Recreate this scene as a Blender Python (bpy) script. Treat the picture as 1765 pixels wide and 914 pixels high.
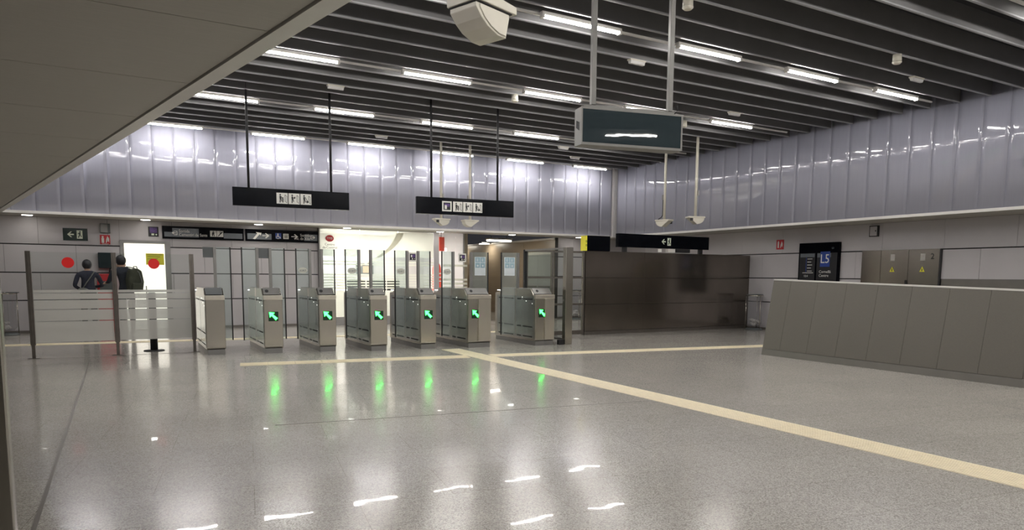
import bpy, bmesh, math, random
from mathutils import Matrix, Vector
random.seed(7)
for o in list(bpy.data.objects): bpy.data.objects.remove(o)
scene = bpy.context.scene
COL = scene.collection
# ---------------------------------------------------------------- camera
F, CX, CY = 1195.7, 882.5, 602.9
cam_d = bpy.data.cameras.new('camera'); cam = bpy.data.objects.new('camera', cam_d); COL.objects.link(cam)
cam_d.sensor_width = 36.0; cam_d.lens = F / 1765 * 36.0; cam_d.shift_y = (CY - 457) / 1765; cam_d.clip_end = 200
right = Vector((0.87146338, -0.49039767, 0.00785549)); down = Vector((-0.04512934, -0.09612535, -0.99434564)); fwd = Vector((0.4883799, 0.8661813, -0.10590105))
m = Matrix.Identity(4)
for i in range(3): m[i][0] = right[i]; m[i][1] = -down[i]; m[i][2] = -fwd[i]
m[2][3] = 1.40
cam.matrix_world = m
scene.camera = cam
# ---------------------------------------------------------------- world, exposure
w = bpy.data.worlds.new('world'); scene.world = w; w.use_nodes = True
w.node_tree.nodes['Background'].inputs[0].default_value = (0.5, 0.5, 0.55, 1); w.node_tree.nodes['Background'].inputs[1].default_value = 0.02
vs = scene.view_settings; vs.view_transform = 'Standard'; vs.look = 'None'; vs.gamma = 1.0; vs.use_curve_mapping = False
vs.exposure = 1.45
TUBE_POWER = 32.0        # emission of the ceiling tubes
SPOT_POWER = 7.0        # emission of the recessed downlights
scene.cycles.max_bounces = 8; scene.cycles.transparent_max_bounces = 24; scene.cycles.sample_clamp_indirect = 16.0
scene.cycles.caustics_reflective = False; scene.cycles.caustics_refractive = False
# ---------------------------------------------------------------- materials
def nt(name):
    mt = bpy.data.materials.new(name); mt.use_nodes = True
    t = mt.node_tree; b = t.nodes['Principled BSDF']
    return mt, t, b
def pm(name, col, rough=0.5, metal=0.0, var=0.06, scale=6.0, stretch=(1, 1, 1), bump=0.0, bscale=None, spec=0.5, coat=0.0, crough=0.05, rvar=0.0):
    mt, t, b = nt(name)
    b.inputs['Roughness'].default_value = rough; b.inputs['Metallic'].default_value = metal
    b.inputs['Specular IOR Level'].default_value = spec
    b.inputs['Coat Weight'].default_value = coat; b.inputs['Coat Roughness'].default_value = crough
    tc = t.nodes.new('ShaderNodeTexCoord'); mp = t.nodes.new('ShaderNodeMapping'); mp.inputs['Scale'].default_value = stretch
    t.links.new(tc.outputs['Object'], mp.inputs[0])
    n = t.nodes.new('ShaderNodeTexNoise'); n.inputs['Scale'].default_value = scale; n.inputs['Detail'].default_value = 4
    t.links.new(mp.outputs[0], n.inputs['Vector'])
    r = t.nodes.new('ShaderNodeValToRGB')
    r.color_ramp.elements[0].position = 0.3; r.color_ramp.elements[1].position = 0.7
    r.color_ramp.elements[0].color = tuple(c * (1 - var) for c in col) + (1,)
    r.color_ramp.elements[1].color = tuple(min(1, c * (1 + var)) for c in col) + (1,)
    t.links.new(n.outputs[0], r.inputs[0]); t.links.new(r.outputs[0], b.inputs['Base Color'])
    if rvar:
        mr = t.nodes.new('ShaderNodeMapRange'); mr.inputs[3].default_value = max(0, rough - rvar); mr.inputs[4].default_value = rough + rvar
        t.links.new(n.outputs[0], mr.inputs[0]); t.links.new(mr.outputs[0], b.inputs['Roughness'])
    if bump:
        n2 = t.nodes.new('ShaderNodeTexNoise'); n2.inputs['Scale'].default_value = bscale or scale; n2.inputs['Detail'].default_value = 3
        t.links.new(mp.outputs[0], n2.inputs['Vector'])
        bp = t.nodes.new('ShaderNodeBump'); bp.inputs['Strength'].default_value = bump; bp.inputs['Distance'].default_value = 0.02
        t.links.new(n2.outputs[0], bp.inputs['Height']); t.links.new(bp.outputs[0], b.inputs['Normal'])
    return mt
def em(name, col, strength, base=(0.8, 0.8, 0.8)):
    mt, t, b = nt(name)
    b.inputs['Base Color'].default_value = base + (1,)
    b.inputs['Emission Color'].default_value = col + (1,); b.inputs['Emission Strength'].default_value = strength
    return mt
def glass(name, tint, refl=1.0, rough=0.0, haze=0.0, hazecol=(0.8, 0.85, 0.85)):
    mt = bpy.data.materials.new(name); mt.use_nodes = True; t = mt.node_tree; t.nodes.clear()
    o = t.nodes.new('ShaderNodeOutputMaterial'); tr = t.nodes.new('ShaderNodeBsdfTransparent'); tr.inputs[0].default_value = tint + (1,)
    gl = t.nodes.new('ShaderNodeBsdfGlossy'); gl.inputs['Roughness'].default_value = rough
    fr = t.nodes.new('ShaderNodeFresnel'); fr.inputs[0].default_value = 1.5
    ml = t.nodes.new('ShaderNodeMath'); ml.operation = 'MULTIPLY'; ml.inputs[1].default_value = refl
    ge = t.nodes.new('ShaderNodeNewGeometry'); sb = t.nodes.new('ShaderNodeMath'); sb.operation = 'SUBTRACT'; sb.inputs[0].default_value = 1.0; t.links.new(ge.outputs['Backfacing'], sb.inputs[1])
    m0 = t.nodes.new('ShaderNodeMath'); m0.operation = 'MULTIPLY'; t.links.new(ml.outputs[0], m0.inputs[0]); t.links.new(sb.outputs[0], m0.inputs[1])
    mx = t.nodes.new('ShaderNodeMixShader'); t.links.new(fr.outputs[0], ml.inputs[0]); t.links.new(m0.outputs[0], mx.inputs[0])
    last = tr
    if haze:
        df = t.nodes.new('ShaderNodeBsdfDiffuse'); df.inputs[0].default_value = hazecol + (1,)
        tl = t.nodes.new('ShaderNodeBsdfTranslucent'); tl.inputs[0].default_value = hazecol + (1,)
        a = t.nodes.new('ShaderNodeMixShader'); a.inputs[0].default_value = 0.5
        t.links.new(df.outputs[0], a.inputs[1]); t.links.new(tl.outputs[0], a.inputs[2])
        h = t.nodes.new('ShaderNodeMixShader'); h.inputs[0].default_value = haze
        t.links.new(tr.outputs[0], h.inputs[1]); t.links.new(a.outputs[0], h.inputs[2]); last = h
    t.links.new(last.outputs[0], mx.inputs[1]); t.links.new(gl.outputs[0], mx.inputs[2]); t.links.new(mx.outputs[0], o.inputs[0])
    return mt
def floor_mat():
    mt, t, b = nt('polished_granite')
    b.inputs['Roughness'].default_value = 0.19; b.inputs['Specular IOR Level'].default_value = 0.5; b.inputs['Coat Weight'].default_value = 0.26; b.inputs['Coat Roughness'].default_value = 0.018
    tc = t.nodes.new('ShaderNodeTexCoord')
    v = t.nodes.new('ShaderNodeTexVoronoi'); v.inputs['Scale'].default_value = 150
    t.links.new(tc.outputs['Object'], v.inputs['Vector'])
    r = t.nodes.new('ShaderNodeValToRGB'); e = r.color_ramp.elements
    e[0].position = 0.0; e[0].color = (0.29, 0.272, 0.24, 1); e[1].position = 1.0; e[1].color = (0.66, 0.625, 0.56, 1)
    x = e.new(0.45); x.color = (0.475, 0.45, 0.405, 1)
    sp = t.nodes.new('ShaderNodeSeparateColor'); t.links.new(v.outputs['Color'], sp.inputs[0]); t.links.new(sp.outputs[0], r.inputs[0])
    n = t.nodes.new('ShaderNodeTexNoise'); n.inputs['Scale'].default_value = 0.9; n.inputs['Detail'].default_value = 5
    t.links.new(tc.outputs['Object'], n.inputs['Vector'])
    mr = t.nodes.new('ShaderNodeMapRange'); mr.inputs[3].default_value = 0.86; mr.inputs[4].default_value = 1.14; t.links.new(n.outputs[0], mr.inputs[0])
    mm = t.nodes.new('ShaderNodeMix'); mm.data_type = 'RGBA'; mm.blend_type = 'MULTIPLY'; mm.inputs[0].default_value = 1
    t.links.new(r.outputs[0], mm.inputs[6]); t.links.new(mr.outputs[0], mm.inputs[7])
    br = t.nodes.new('ShaderNodeTexBrick'); br.inputs['Scale'].default_value = 1.0; br.offset = 0.5
    br.inputs['Brick Width'].default_value = 1.2; br.inputs['Row Height'].default_value = 0.6; br.inputs['Mortar Size'].default_value = 0.0022
    br.inputs['Color1'].default_value = (1, 1, 1, 1); br.inputs['Color2'].default_value = (0.93, 0.93, 0.94, 1); br.inputs['Mortar'].default_value = (0.62, 0.6, 0.58, 1)
    rot = t.nodes.new('ShaderNodeMapping'); rot.inputs['Rotation'].default_value = (0, 0, 0.15); t.links.new(tc.outputs['Object'], rot.inputs[0]); t.links.new(rot.outputs[0], br.inputs['Vector'])
    m2 = t.nodes.new('ShaderNodeMix'); m2.data_type = 'RGBA'; m2.blend_type = 'MULTIPLY'; m2.inputs[0].default_value = 1
    t.links.new(mm.outputs[2], m2.inputs[6]); t.links.new(br.outputs[0], m2.inputs[7]); t.links.new(m2.outputs[2], b.inputs['Base Color'])
    n3 = t.nodes.new('ShaderNodeTexNoise'); n3.inputs['Scale'].default_value = 2.2; n3.inputs['Detail'].default_value = 2; t.links.new(tc.outputs['Object'], n3.inputs['Vector'])
    bp = t.nodes.new('ShaderNodeBump'); bp.inputs['Strength'].default_value = 0.02; bp.inputs['Distance'].default_value = 0.05
    t.links.new(n3.outputs[0], bp.inputs['Height']); t.links.new(bp.outputs[0], b.inputs['Normal']); t.links.new(bp.outputs[0], b.inputs['Coat Normal'])
    return mt
M = {
 'floor': floor_mat(),
 'tactile': pm('cream_paving', (0.90, 0.81, 0.61), 0.5, var=0.09, scale=14, stretch=(1, 6, 1), bump=0.15, bscale=30),
 'dark_line': pm('dark_line_metal', (0.22, 0.2, 0.18), 0.4, metal=0.4),
 'lilac': pm('lilac_enamel', (0.395, 0.40, 0.475), 0.075, var=0.02, scale=3, stretch=(8, 8, 0.6), spec=0.9),
 'white': pm('white_enamel', (0.56, 0.535, 0.545), 0.30, var=0.03, scale=1.5, spec=0.5),
 'black': pm('black_recess', (0.008, 0.008, 0.009), 0.7),
 'soffit': pm('soffit_panel', (0.43, 0.41, 0.365), 0.55, var=0.04, scale=30, stretch=(0.2, 3, 1)),
 'trim': pm('white_trim', (0.72, 0.70, 0.66), 0.4, var=0.03),
 'greytrim': pm('grey_trim', (0.42, 0.41, 0.40), 0.4, var=0.03),
 'slat': pm('charcoal_slat', (0.15, 0.148, 0.148), 0.6, var=0.06, scale=3),
 'slatedge': pm('slat_edge', (0.30, 0.30, 0.305), 0.5, var=0.05),
 'void': pm('dark_void', (0.02, 0.02, 0.022), 0.9),
 'rail': pm('rail_enamel', (0.62, 0.60, 0.56), 0.4),
 'tube': em('lit_tube', (1.0, 0.965, 0.93), TUBE_POWER),
 'spot': em('lit_downlight', (1.0, 0.95, 0.88), SPOT_POWER),
 'steel': pm('brushed_steel', (0.50, 0.475, 0.42), 0.24, metal=1.0, var=0.025, scale=5, stretch=(14, 14, 0.5), bump=0.01, bscale=1.0),
 'gateside': pm('gate_side_panel', (0.40, 0.43, 0.41), 0.20, metal=0.85, var=0.08, scale=5),
 'darksteel': pm('bronze_steel', (0.21, 0.185, 0.16), 0.15, metal=0.9, var=0.10, scale=2, stretch=(1, 1, 0.4), bump=0.02, bscale=1.3),
 'cabsteel': pm('cabinet_steel', (0.37, 0.335, 0.285), 0.22, metal=1.0, var=0.06, scale=3, bump=0.06, bscale=1.2),
 'parapet': pm('taupe_panel', (0.150, 0.139, 0.116), 0.42, var=0.04, scale=60, spec=0.4),
 'alu': pm('grey_aluminium', (0.27, 0.265, 0.255), 0.38, metal=0.7, var=0.05),
 'postmetal': pm('bronze_post', (0.20, 0.18, 0.16), 0.35, metal=0.8, var=0.08, scale=12),
 'seal': pm('black_rubber', (0.015, 0.015, 0.016), 0.5),
 'blacksign': pm('gloss_black', (0.0035, 0.004, 0.006), 0.14, var=0.2, spec=0.05),
 'darkglass': pm('dark_screen_glass', (0.030, 0.042, 0.047), 0.015, var=0.05, bump=0.07, bscale=1.3, spec=0.45),
 'kick': pm('kick_steel', (0.19, 0.178, 0.158), 0.40, metal=0.25, var=0.06, scale=4),
 'greypaint': pm('grey_paint', (0.21, 0.205, 0.19), 0.45, var=0.04),
 'darkgreen': pm('led_panel_green', (0.003, 0.035, 0.016), 0.25),
 'steel2': pm('pale_steel_cap', (0.66, 0.62, 0.54), 0.30, metal=0.9, var=0.03, scale=5),
 'printwhite': pm('print_white', (0.80, 0.79, 0.74), 0.45, var=0.02),
 'printgrey': pm('print_grey', (0.16, 0.18, 0.20), 0.25, var=0.05),
 'printblack': pm('print_black', (0.010, 0.010, 0.012), 0.5),
 'green': pm('sign_green_black', (0.006, 0.022, 0.016), 0.25),
 'signcream': pm('sign_luminous', (0.75, 0.82, 0.66), 0.5),
 'red': pm('sign_red', (0.55, 0.02, 0.03), 0.4, var=0.04),
 'reddot': pm('dot_red', (0.92, 0.02, 0.02), 0.45, var=0.02),
 'orange': pm('panel_orange_red', (0.85, 0.10, 0.06), 0.4),
 'blue': pm('line_blue', (0.02, 0.06, 0.30), 0.35),
 'purple': pm('print_purple', (0.10, 0.05, 0.20), 0.4, var=0.6, scale=40),
 'yellow': pm('notice_yellow', (0.85, 0.78, 0.05), 0.6, var=0.05),
 'grille': pm('grille_grey', (0.11, 0.12, 0.12), 0.5),
 'cream': pm('cream_plastic', (0.62, 0.59, 0.50), 0.45, var=0.03),
 'emerg': pm('frosted_plastic', (0.60, 0.59, 0.57), 0.3, var=0.05),
 'glass': glass('clear_glass', (0.955, 0.975, 0.965), 1.0),
 'flapglass': glass('gate_glass', (0.90, 0.945, 0.935), 1.1, haze=0.13, hazecol=(0.80, 0.85, 0.84)),
 'frost': glass('frosted_film', (0.80, 0.82, 0.82), 0.7, rough=0.25, haze=0.62, hazecol=(0.90, 0.88, 0.84)),
 'film': glass('white_film', (0.95, 0.95, 0.92), 0.5, rough=0.2, haze=0.80, hazecol=(0.95, 0.94, 0.90)),
 'stripe': glass('stripe_film', (0.9, 0.9, 0.88), 0.5, rough=0.2, haze=0.75, hazecol=(0.88, 0.87, 0.80)),
 'bag': glass('plastic_bag', (0.90, 0.90, 0.91), 0.9, rough=0.12, haze=0.16, hazecol=(0.75, 0.74, 0.76)),
 'doorlit': em('lit_door_glass', (1.0, 0.96, 0.84), 0.36, (0.85, 0.83, 0.75)),
 'arrow': em('green_led', (0.022, 1.0, 0.055), 5.5, (0.02, 0.5, 0.1)),
 'led': em('white_led', (1.0, 1.0, 0.95), 1.2),
 'boothlight': em('booth_ceiling_light', (1.0, 0.96, 0.88), 5.5),
 'corrlight': em('corridor_light', (1.0, 0.93, 0.80), 14.0),
 'brown': pm('brown_panel', (0.36, 0.29, 0.21), 0.35, var=0.08, scale=2, stretch=(1, 0.3, 3)),
 'greydoor': pm('grey_door', (0.34, 0.36, 0.35), 0.35, var=0.04),
 'notice': pm('notice_paper', (0.70, 0.76, 0.78), 0.5, var=0.03),
 'noticeblue': pm('notice_blue', (0.30, 0.45, 0.52), 0.5, var=0.06),
 'skin': pm('skin', (0.52, 0.33, 0.24), 0.5, var=0.05),
 'navy': pm('navy_cloth', (0.020, 0.022, 0.040), 0.85, var=0.25, scale=18, bump=0.3, bscale=30),
 'coat': pm('dark_coat', (0.014, 0.018, 0.030), 0.85, var=0.25, scale=14, bump=0.3, bscale=24),
 'trouser': pm('dark_trousers', (0.02, 0.02, 0.024), 0.85, var=0.2, scale=18),
 'shoe': pm('shoe', (0.03, 0.03, 0.03), 0.5),
 'hair': pm('dark_hair', (0.012, 0.011, 0.016), 0.5, var=0.3, scale=40, stretch=(1, 1, 0.2), bump=0.5, bscale=60),
 'olive': pm('olive_canvas', (0.035, 0.038, 0.022), 0.8, var=0.2, scale=16, bump=0.2, bscale=30),
 'strap': pm('grey_strap', (0.13, 0.13, 0.12), 0.7),
 'rubbish': pm('rubbish_paper', (0.55, 0.53, 0.50), 0.7, var=0.5, scale=25),
}
# ---------------------------------------------------------------- mesh helpers
class MB:
    def __init__(s): s.v = []; s.f = []; s.mi = []; s.sm = []
    def add(s, vs, fs, mi=0, smooth=False):
        o = len(s.v); s.v += [tuple(v) for v in vs]
        for f in fs: s.f.append(tuple(i + o for i in f)); s.mi.append(mi); s.sm.append(smooth)
        return s
    def box(s, x0, x1, y0, y1, z0, z1, mi=0):
        return s.add([(x0, y0, z0), (x1, y0, z0), (x1, y1, z0), (x0, y1, z0), (x0, y0, z1), (x1, y0, z1), (x1, y1, z1), (x0, y1, z1)],
              [(0, 3, 2, 1), (4, 5, 6, 7), (0, 1, 5, 4), (1, 2, 6, 5), (2, 3, 7, 6), (3, 0, 4, 7)], mi)
    def cbox(s, c, d, mi=0): return s.box(c[0] - d[0] / 2, c[0] + d[0] / 2, c[1] - d[1] / 2, c[1] + d[1] / 2, c[2] - d[2] / 2, c[2] + d[2] / 2, mi)
    def prism(s, pts, a, b, axis, mi=0, smooth=False):
        # pts: 2D outline, extruded from a to b along axis ('x': pts=(y,z); 'y': pts=(x,z); 'z': pts=(x,y))
        n = len(pts)
        def P(p, t): return {'x': (t, p[0], p[1]), 'y': (p[0], t, p[1]), 'z': (p[0], p[1], t)}[axis]
        vs = [P(p, a) for p in pts] + [P(p, b) for p in pts]
        fs = [tuple(range(n - 1, -1, -1)), tuple(range(n, 2 * n))]
        s.add(vs, fs, mi)
        o = len(s.v) - 2 * n
        for i in range(n):
            j = (i + 1) % n; s.f.append((o + i, o + j, o + n + j, o + n + i)); s.mi.append(mi); s.sm.append(smooth)
        return s
    def tube(s, pts, r, n=8, mi=0, cap=True):
        pts = [Vector(p) for p in pts]; rs = r if isinstance(r, (list, tuple)) else [r] * len(pts)
        rings = []
        for i, p in enumerate(pts):
            d = (pts[min(i + 1, len(pts) - 1)] - pts[max(i - 1, 0)]).normalized()
            u = d.cross(Vector((0, 0, 1)) if abs(d.z) < 0.95 else Vector((1, 0, 0))).normalized(); v = d.cross(u)
            rings.append([p + (u * math.cos(2 * math.pi * k / n) + v * math.sin(2 * math.pi * k / n)) * rs[i] for k in range(n)])
        vs = [q for rg in rings for q in rg]; fs = []
        for i in range(len(pts) - 1):
            for k in range(n): fs.append((i * n + k, i * n + (k + 1) % n, (i + 1) * n + (k + 1) % n, (i + 1) * n + k))
        s.add(vs, fs, mi, True)
        if cap: s.add(rings[0], [tuple(range(n - 1, -1, -1))], mi); s.add(rings[-1], [tuple(range(n))], mi)
        return s
    def ell(s, c, r, nu=14, nv=9, mi=0):
        vs = []; fs = []
        for j in range(nv + 1):
            th = math.pi * j / nv
            for i in range(nu):
                ph = 2 * math.pi * i / nu
                vs.append((c[0] + r[0] * math.sin(th) * math.cos(ph), c[1] + r[1] * math.sin(th) * math.sin(ph), c[2] + r[2] * math.cos(th)))
        for j in range(nv):
            for i in range(nu): fs.append((j * nu + i, (j + 1) * nu + i, (j + 1) * nu + (i + 1) % nu, j * nu + (i + 1) % nu))
        return s.add(vs, fs, mi, True)
    def disc(s, c, rx, rz, y0, y1, n=20, mi=0): return s.prism([(c[0] + rx * math.cos(2 * math.pi * k / n), c[1] + rz * math.sin(2 * math.pi * k / n)) for k in range(n)], y0, y1, 'y', mi)
    def mesh(s, name, mats):
        me = bpy.data.meshes.new(name); me.from_pydata(s.v, [], s.f)
        for mt in (mats if isinstance(mats, (list, tuple)) else [mats]): me.materials.append(M[mt])
        me.polygons.foreach_set('material_index', s.mi); me.polygons.foreach_set('use_smooth', s.sm)
        bm = bmesh.new(); bm.from_mesh(me); bmesh.ops.remove_doubles(bm, verts=bm.verts, dist=1e-5) if len(s.v) < 20000 else None
        bmesh.ops.recalc_face_normals(bm, faces=bm.faces); bm.to_mesh(me); bm.free(); me.update()
        return me
    def build(s, name, mats, parent=None, loc=None, rot=None, bevel=0):
        o = bpy.data.objects.new(name, s.mesh(name, mats)); COL.objects.link(o)
        if parent: o.parent = parent
        if loc: o.location = loc
        if rot: o.rotation_euler = rot
        if bevel:
            b = o.modifiers.new('bevel', 'BEVEL'); b.width = bevel; b.segments = 2; b.limit_method = 'ANGLE'
        return o
def tag(o, label=None, cat=None, group=None, kind=None):
    if label: o['label'] = label
    if cat: o['category'] = cat
    if group: o['group'] = group
    if kind: o['kind'] = kind
    return o
def empty(name, loc=(0, 0, 0), rz=0.0, **k):
    o = bpy.data.objects.new(name, None); COL.objects.link(o); o.location = loc; o.rotation_euler = (0, 0, rz); o.empty_display_size = 0.1
    return tag(o, **k)
def inst(name, me, parent=None, loc=(0, 0, 0), rot=(0, 0, 0)):
    o = bpy.data.objects.new(name, me); COL.objects.link(o); o.location = loc; o.rotation_euler = rot
    if parent: o.parent = parent
    return o
def copy_tree(o, parent=None):
    c = o.copy(); COL.objects.link(c); c.parent = parent
    for ch in o.children: copy_tree(ch, c)
    return c
def text(s, size, mat, parent, loc, rot=(math.pi / 2, 0, 0), align='CENTER', name='lettering', sx=1.0, line=1.0):
    cu = bpy.data.curves.new('txt', 'FONT'); cu.body = s; cu.size = size; cu.align_x = align; cu.align_y = 'CENTER'; cu.extrude = 0.0012; cu.space_line = line; cu.resolution_u = 2
    t = bpy.data.objects.new('txt', cu); COL.objects.link(t)
    dg = bpy.context.evaluated_depsgraph_get(); me = bpy.data.meshes.new_from_object(t.evaluated_get(dg)); bpy.data.objects.remove(t); bpy.data.curves.remove(cu)
    me.name = name; me.materials.clear(); me.materials.append(M[mat])
    o = bpy.data.objects.new(name, me); COL.objects.link(o); o.parent = parent; o.location = loc; o.rotation_euler = rot; o.scale = (sx, 1, 1)
    return o
def structure(o): o['kind'] = 'structure'; return o
ORD = ['first', 'second', 'third', 'fourth', 'fifth', 'sixth', 'seventh', 'eighth', 'ninth', 'tenth']
# ---------------------------------------------------------------- main dimensions
XB, YB = 14.0, 18.15          # faces of the lilac upper walls
XW, YW = 15.2, 19.3           # faces of the white lower walls
ZS, ZC, ZT = 2.66, 4.725, 5.4 # soffit, slat bottoms, dark void above the slats
XL, YR = -6.0, -6.0
def edge(y): return 0.977 - 0.2065 * (y - 3.3)      # right-hand edge of the low soffit
# ---------------------------------------------------------------- floor
structure(MB().box(XL, 17, YR, 31, -0.2, 0.0).build('floor', 'floor'))
def strip(name, label, p0, p1, wd, tl, thick=0.004):
    p0 = Vector(p0); p1 = Vector(p1); d = p1 - p0; L = d.length; a = math.atan2(d.y, d.x); n = round(L / tl); tl = L / n
    root = empty(name, (p0.x, p0.y, 0), a, label=label, cat='floor strip')
    b = MB().box(0.002, tl - 0.002, -wd / 2, wd / 2, -0.002, thick)
    for k in range(9):
        y = -wd / 2 + wd * (k + 0.5) / 9; b.box(0.004, tl - 0.004, y - wd * 0.03, y + wd * 0.03, thick, thick + 0.003)
    me = b.mesh('paving_slab', 'tactile')
    for i in range(n): inst('paving_slab', me, root, (i * tl, 0, 0))
    return root
strip('guidance_strip', 'cream ribbed guidance strip running across the floor from gates towards bottom right', (5.42, 12.0), (5.42, 0.3), 0.37, 0.4)
strip('guidance_strip', 'cream ribbed guidance strip lying left to right in front of the gates', (1.56, 11.32), (5.2, 10.79), 0.36, 0.4)
strip('guidance_strip', 'cream ribbed guidance strip from the strip crossing to the taupe parapet', (5.63, 10.73), (13.2, 9.6), 0.36, 0.4)
strip('guidance_strip', 'cream ribbed guidance strip on the far floor behind the gates', (-5.5, 16.5), (8.8, 15.25), 0.36, 0.4)
for i, (p, q, r) in enumerate([((-0.47, -5.9), (-0.47, 12.6), 0.012), ((-1.35, 13.49), (1.2, 13.49), 0.012), ((1.2, 6.6), (5.2, 6.0), 0.005)]):  # floor joints; the middle one paints the thin shadow line between barrier posts
    d = Vector((q[0] - p[0], q[1] - p[1], 0)); o = MB().box(0, d.length, -r, r, -0.003, 0.0025).build('trim_%d' % (i + 1), 'dark_line', loc=(p[0], p[1], 0), rot=(0, 0, math.atan2(d.y, d.x))); structure(o)
# ---------------------------------------------------------------- walls, lower white bands
BANDS = [(0.06, 0.738), (0.764, 1.378), (1.404, 2.020), (2.046, ZS - 0.004)]
def lower_wall(name, axis, face, a0, a1, j_up, j_lo, holes, thick=0.2):
    """axis 'x': wall faces -Y at y=face spanning X a0..a1 ; axis 'y': wall faces -X at x=face spanning Y a0..a1"""
    b = MB()
    segs = []; cur = a0
    for h in sorted(holes):
        if h[4]: segs.append((cur, h[0])); cur = h[1]
    segs.append((cur, a1))
    for h in holes:
        if h[4]: b.box(h[0], h[1], face + 0.02, face + thick, h[3], ZS)
    for s0, s1 in segs:
        if axis == 'x': b.box(s0, s1, face + 0.02, face + thick, 0, ZS)
        else: b.box(face + 0.02, face + thick, s0, s1, 0, ZS)
    root = structure(b.build(name, 'black'))
    for bi, (z0, z1) in enumerate(BANDS):
        js = sorted([a0, a1] + [j for j in (j_up if bi % 2 else j_lo) if a0 < j < a1])
        cuts = [(h[0], h[1]) for h in holes if h[2] < z1 - 0.02 and h[3] > z0 + 0.02]
        for u, v in zip(js, js[1:]):
            parts = [(u + 0.003, v - 0.003)]
            for c0, c1 in cuts:
                nx = []
                for p0, p1 in parts:
                    if c1 <= p0 or c0 >= p1: nx.append((p0, p1)); continue
                    if c0 > p0: nx.append((p0, c0))
                    if c1 < p1: nx.append((c1, p1))
                parts = nx
            for p0, p1 in parts:
                if p1 - p0 < 0.02: continue
                bb = MB()
                if axis == 'x': bb.box(p0, p1, face, face + 0.019, z0, z1)
                else: bb.box(face, face + 0.019, p0, p1, z0, z1)
                bb.build('panel', 'white', root)
    for h in holes:
        if h[4]: MB().box(h[0] + 0.003, h[1] - 0.003, face, face + 0.019, h[3] + 0.003, ZS - 0.004).build('panel', 'white', root)
    return root
J = lambda o, a, b, p=1.38: [o + k * p for k in range(int((a - o) / p) - 1, int((b - o) / p) + 2)]
lower_wall('wall_back', 'x', YW, XL, 4.79, J(-1.58, XL, 5), J(-0.86, XL, 5), [(0.04, 1.13, 0, 2.18, True)])
lower_wall('wall_back_right', 'x', YW, 12.6, XW + 0.2, J(13.2, 12, 16), J(12.9, 12, 16), [])
lower_wall('wall_right', 'y', XW, YR, YW, J(13.91, YR, 20, 1.372), J(13.18, YR, 20, 1.372), [(8.44, 10.27, 0, 2.05, False), (YR, 8.44, 0, 1.40, False)])
o = MB().box(XW - 0.004, XW + 0.018, YR, 8.43, 0.06, 1.40).build('wainscot', 'kick', bpy.data.objects['wall_right'])
for n, a in (('baseboard_back', (XL, 0.03, YW - 0.008, YW + 0.02)), ('baseboard_back_right', (1.14, 4.78, YW - 0.008, YW + 0.02)), ('baseboard_far', (12.6, XW, YW - 0.008, YW + 0.02)), ('baseboard_right', (XW - 0.008, XW + 0.018, YR, YW))):
    structure(MB().box(*a, 0.0, 0.058).build(n, 'dark_line'))
structure(MB().box(XL - 0.2, XL, YR, YW, 0, ZS).build('wall_left', 'white'))
structure(MB().box(XL, XW, YR - 0.2, YR, 0, ZT).build('wall_rear', 'greytrim'))
# ---------------------------------------------------------------- upper lilac walls built panel by panel
def bow_panel(wd, z0, z1, bow=0.0022, n=6):
    b = MB(); pts = []
    for i in range(n + 1):
        t = i / n; pts.append((-wd / 2 + wd * t, -bow * (1 - (2 * t - 1) ** 2)))
    pts += [(wd / 2, 0.03), (-wd / 2, 0.03)]
    n2 = len(pts); vs = [(p[0], p[1], z0) for p in pts] + [(p[0], p[1], z1) for p in pts]
    b.add(vs, [tuple(range(n2 - 1, -1, -1)), tuple(range(n2, 2 * n2))])
    for i in range(n2):
        j = (i + 1) % n2; b.f.append((i, j, n2 + j, n2 + i)); b.mi.append(0); b.sm.append(i < n)
    return b.mesh('panel', 'lilac')
PW = 0.4515
pmesh = bow_panel(PW - 0.003, 2.70, ZT)
up_b = structure(MB().box(-2.6, XB + 0.2, YB + 0.03, YB + 0.2, 2.66, ZT).build('wall_back_upper', 'greytrim'))
x = XB - 0.14 - PW / 2
while x > -2.4: inst('panel', pmesh, up_b, (x, YB, 0)); x -= PW
up_r = structure(MB().box(XB + 0.03, XB + 0.2, YR, YB + 0.03, 2.66, ZT).build('wall_right_upper', 'greytrim'))
y = YB - 0.1 - PW / 2
while y > YR: inst('panel', pmesh, up_r, (XB, y, 0), (0, 0, -math.pi / 2)); y -= PW
structure(MB().box(XB - 0.13, XB + 0.03, YB - 0.10, YB + 0.03, 2.66, ZT).box(XB - 0.09, XB - 0.07, YB - 0.112, YB - 0.1, 2.7, ZC).build('trim_4', 'greytrim'))
structure(MB().box(-2.6, XB - 0.03, YB - 0.03, YB + 0.03, 2.645, 2.70).build('trim_5', 'trim'))
structure(MB().box(XB - 0.03, XB + 0.03, YR, YB - 0.03, 2.645, 2.70).build('trim_6', 'trim'))
s1 = MB().box(-6.0, XW, YB + 0.03, YW + 0.02, ZS, ZS + 0.05).build('ceiling_soffit_back', 'soffit'); structure(s1)
structure(MB().box(XB + 0.03, XW + 0.02, YR, YB + 0.03, ZS, ZS + 0.05).build('ceiling_soffit_right', 'soffit'))
structure(MB().box(XB + 0.2, XW + 0.2, YR, YW + 0.2, ZS + 0.05, ZS + 0.1).build('ceiling_soffit_top', 'void'))
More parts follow.
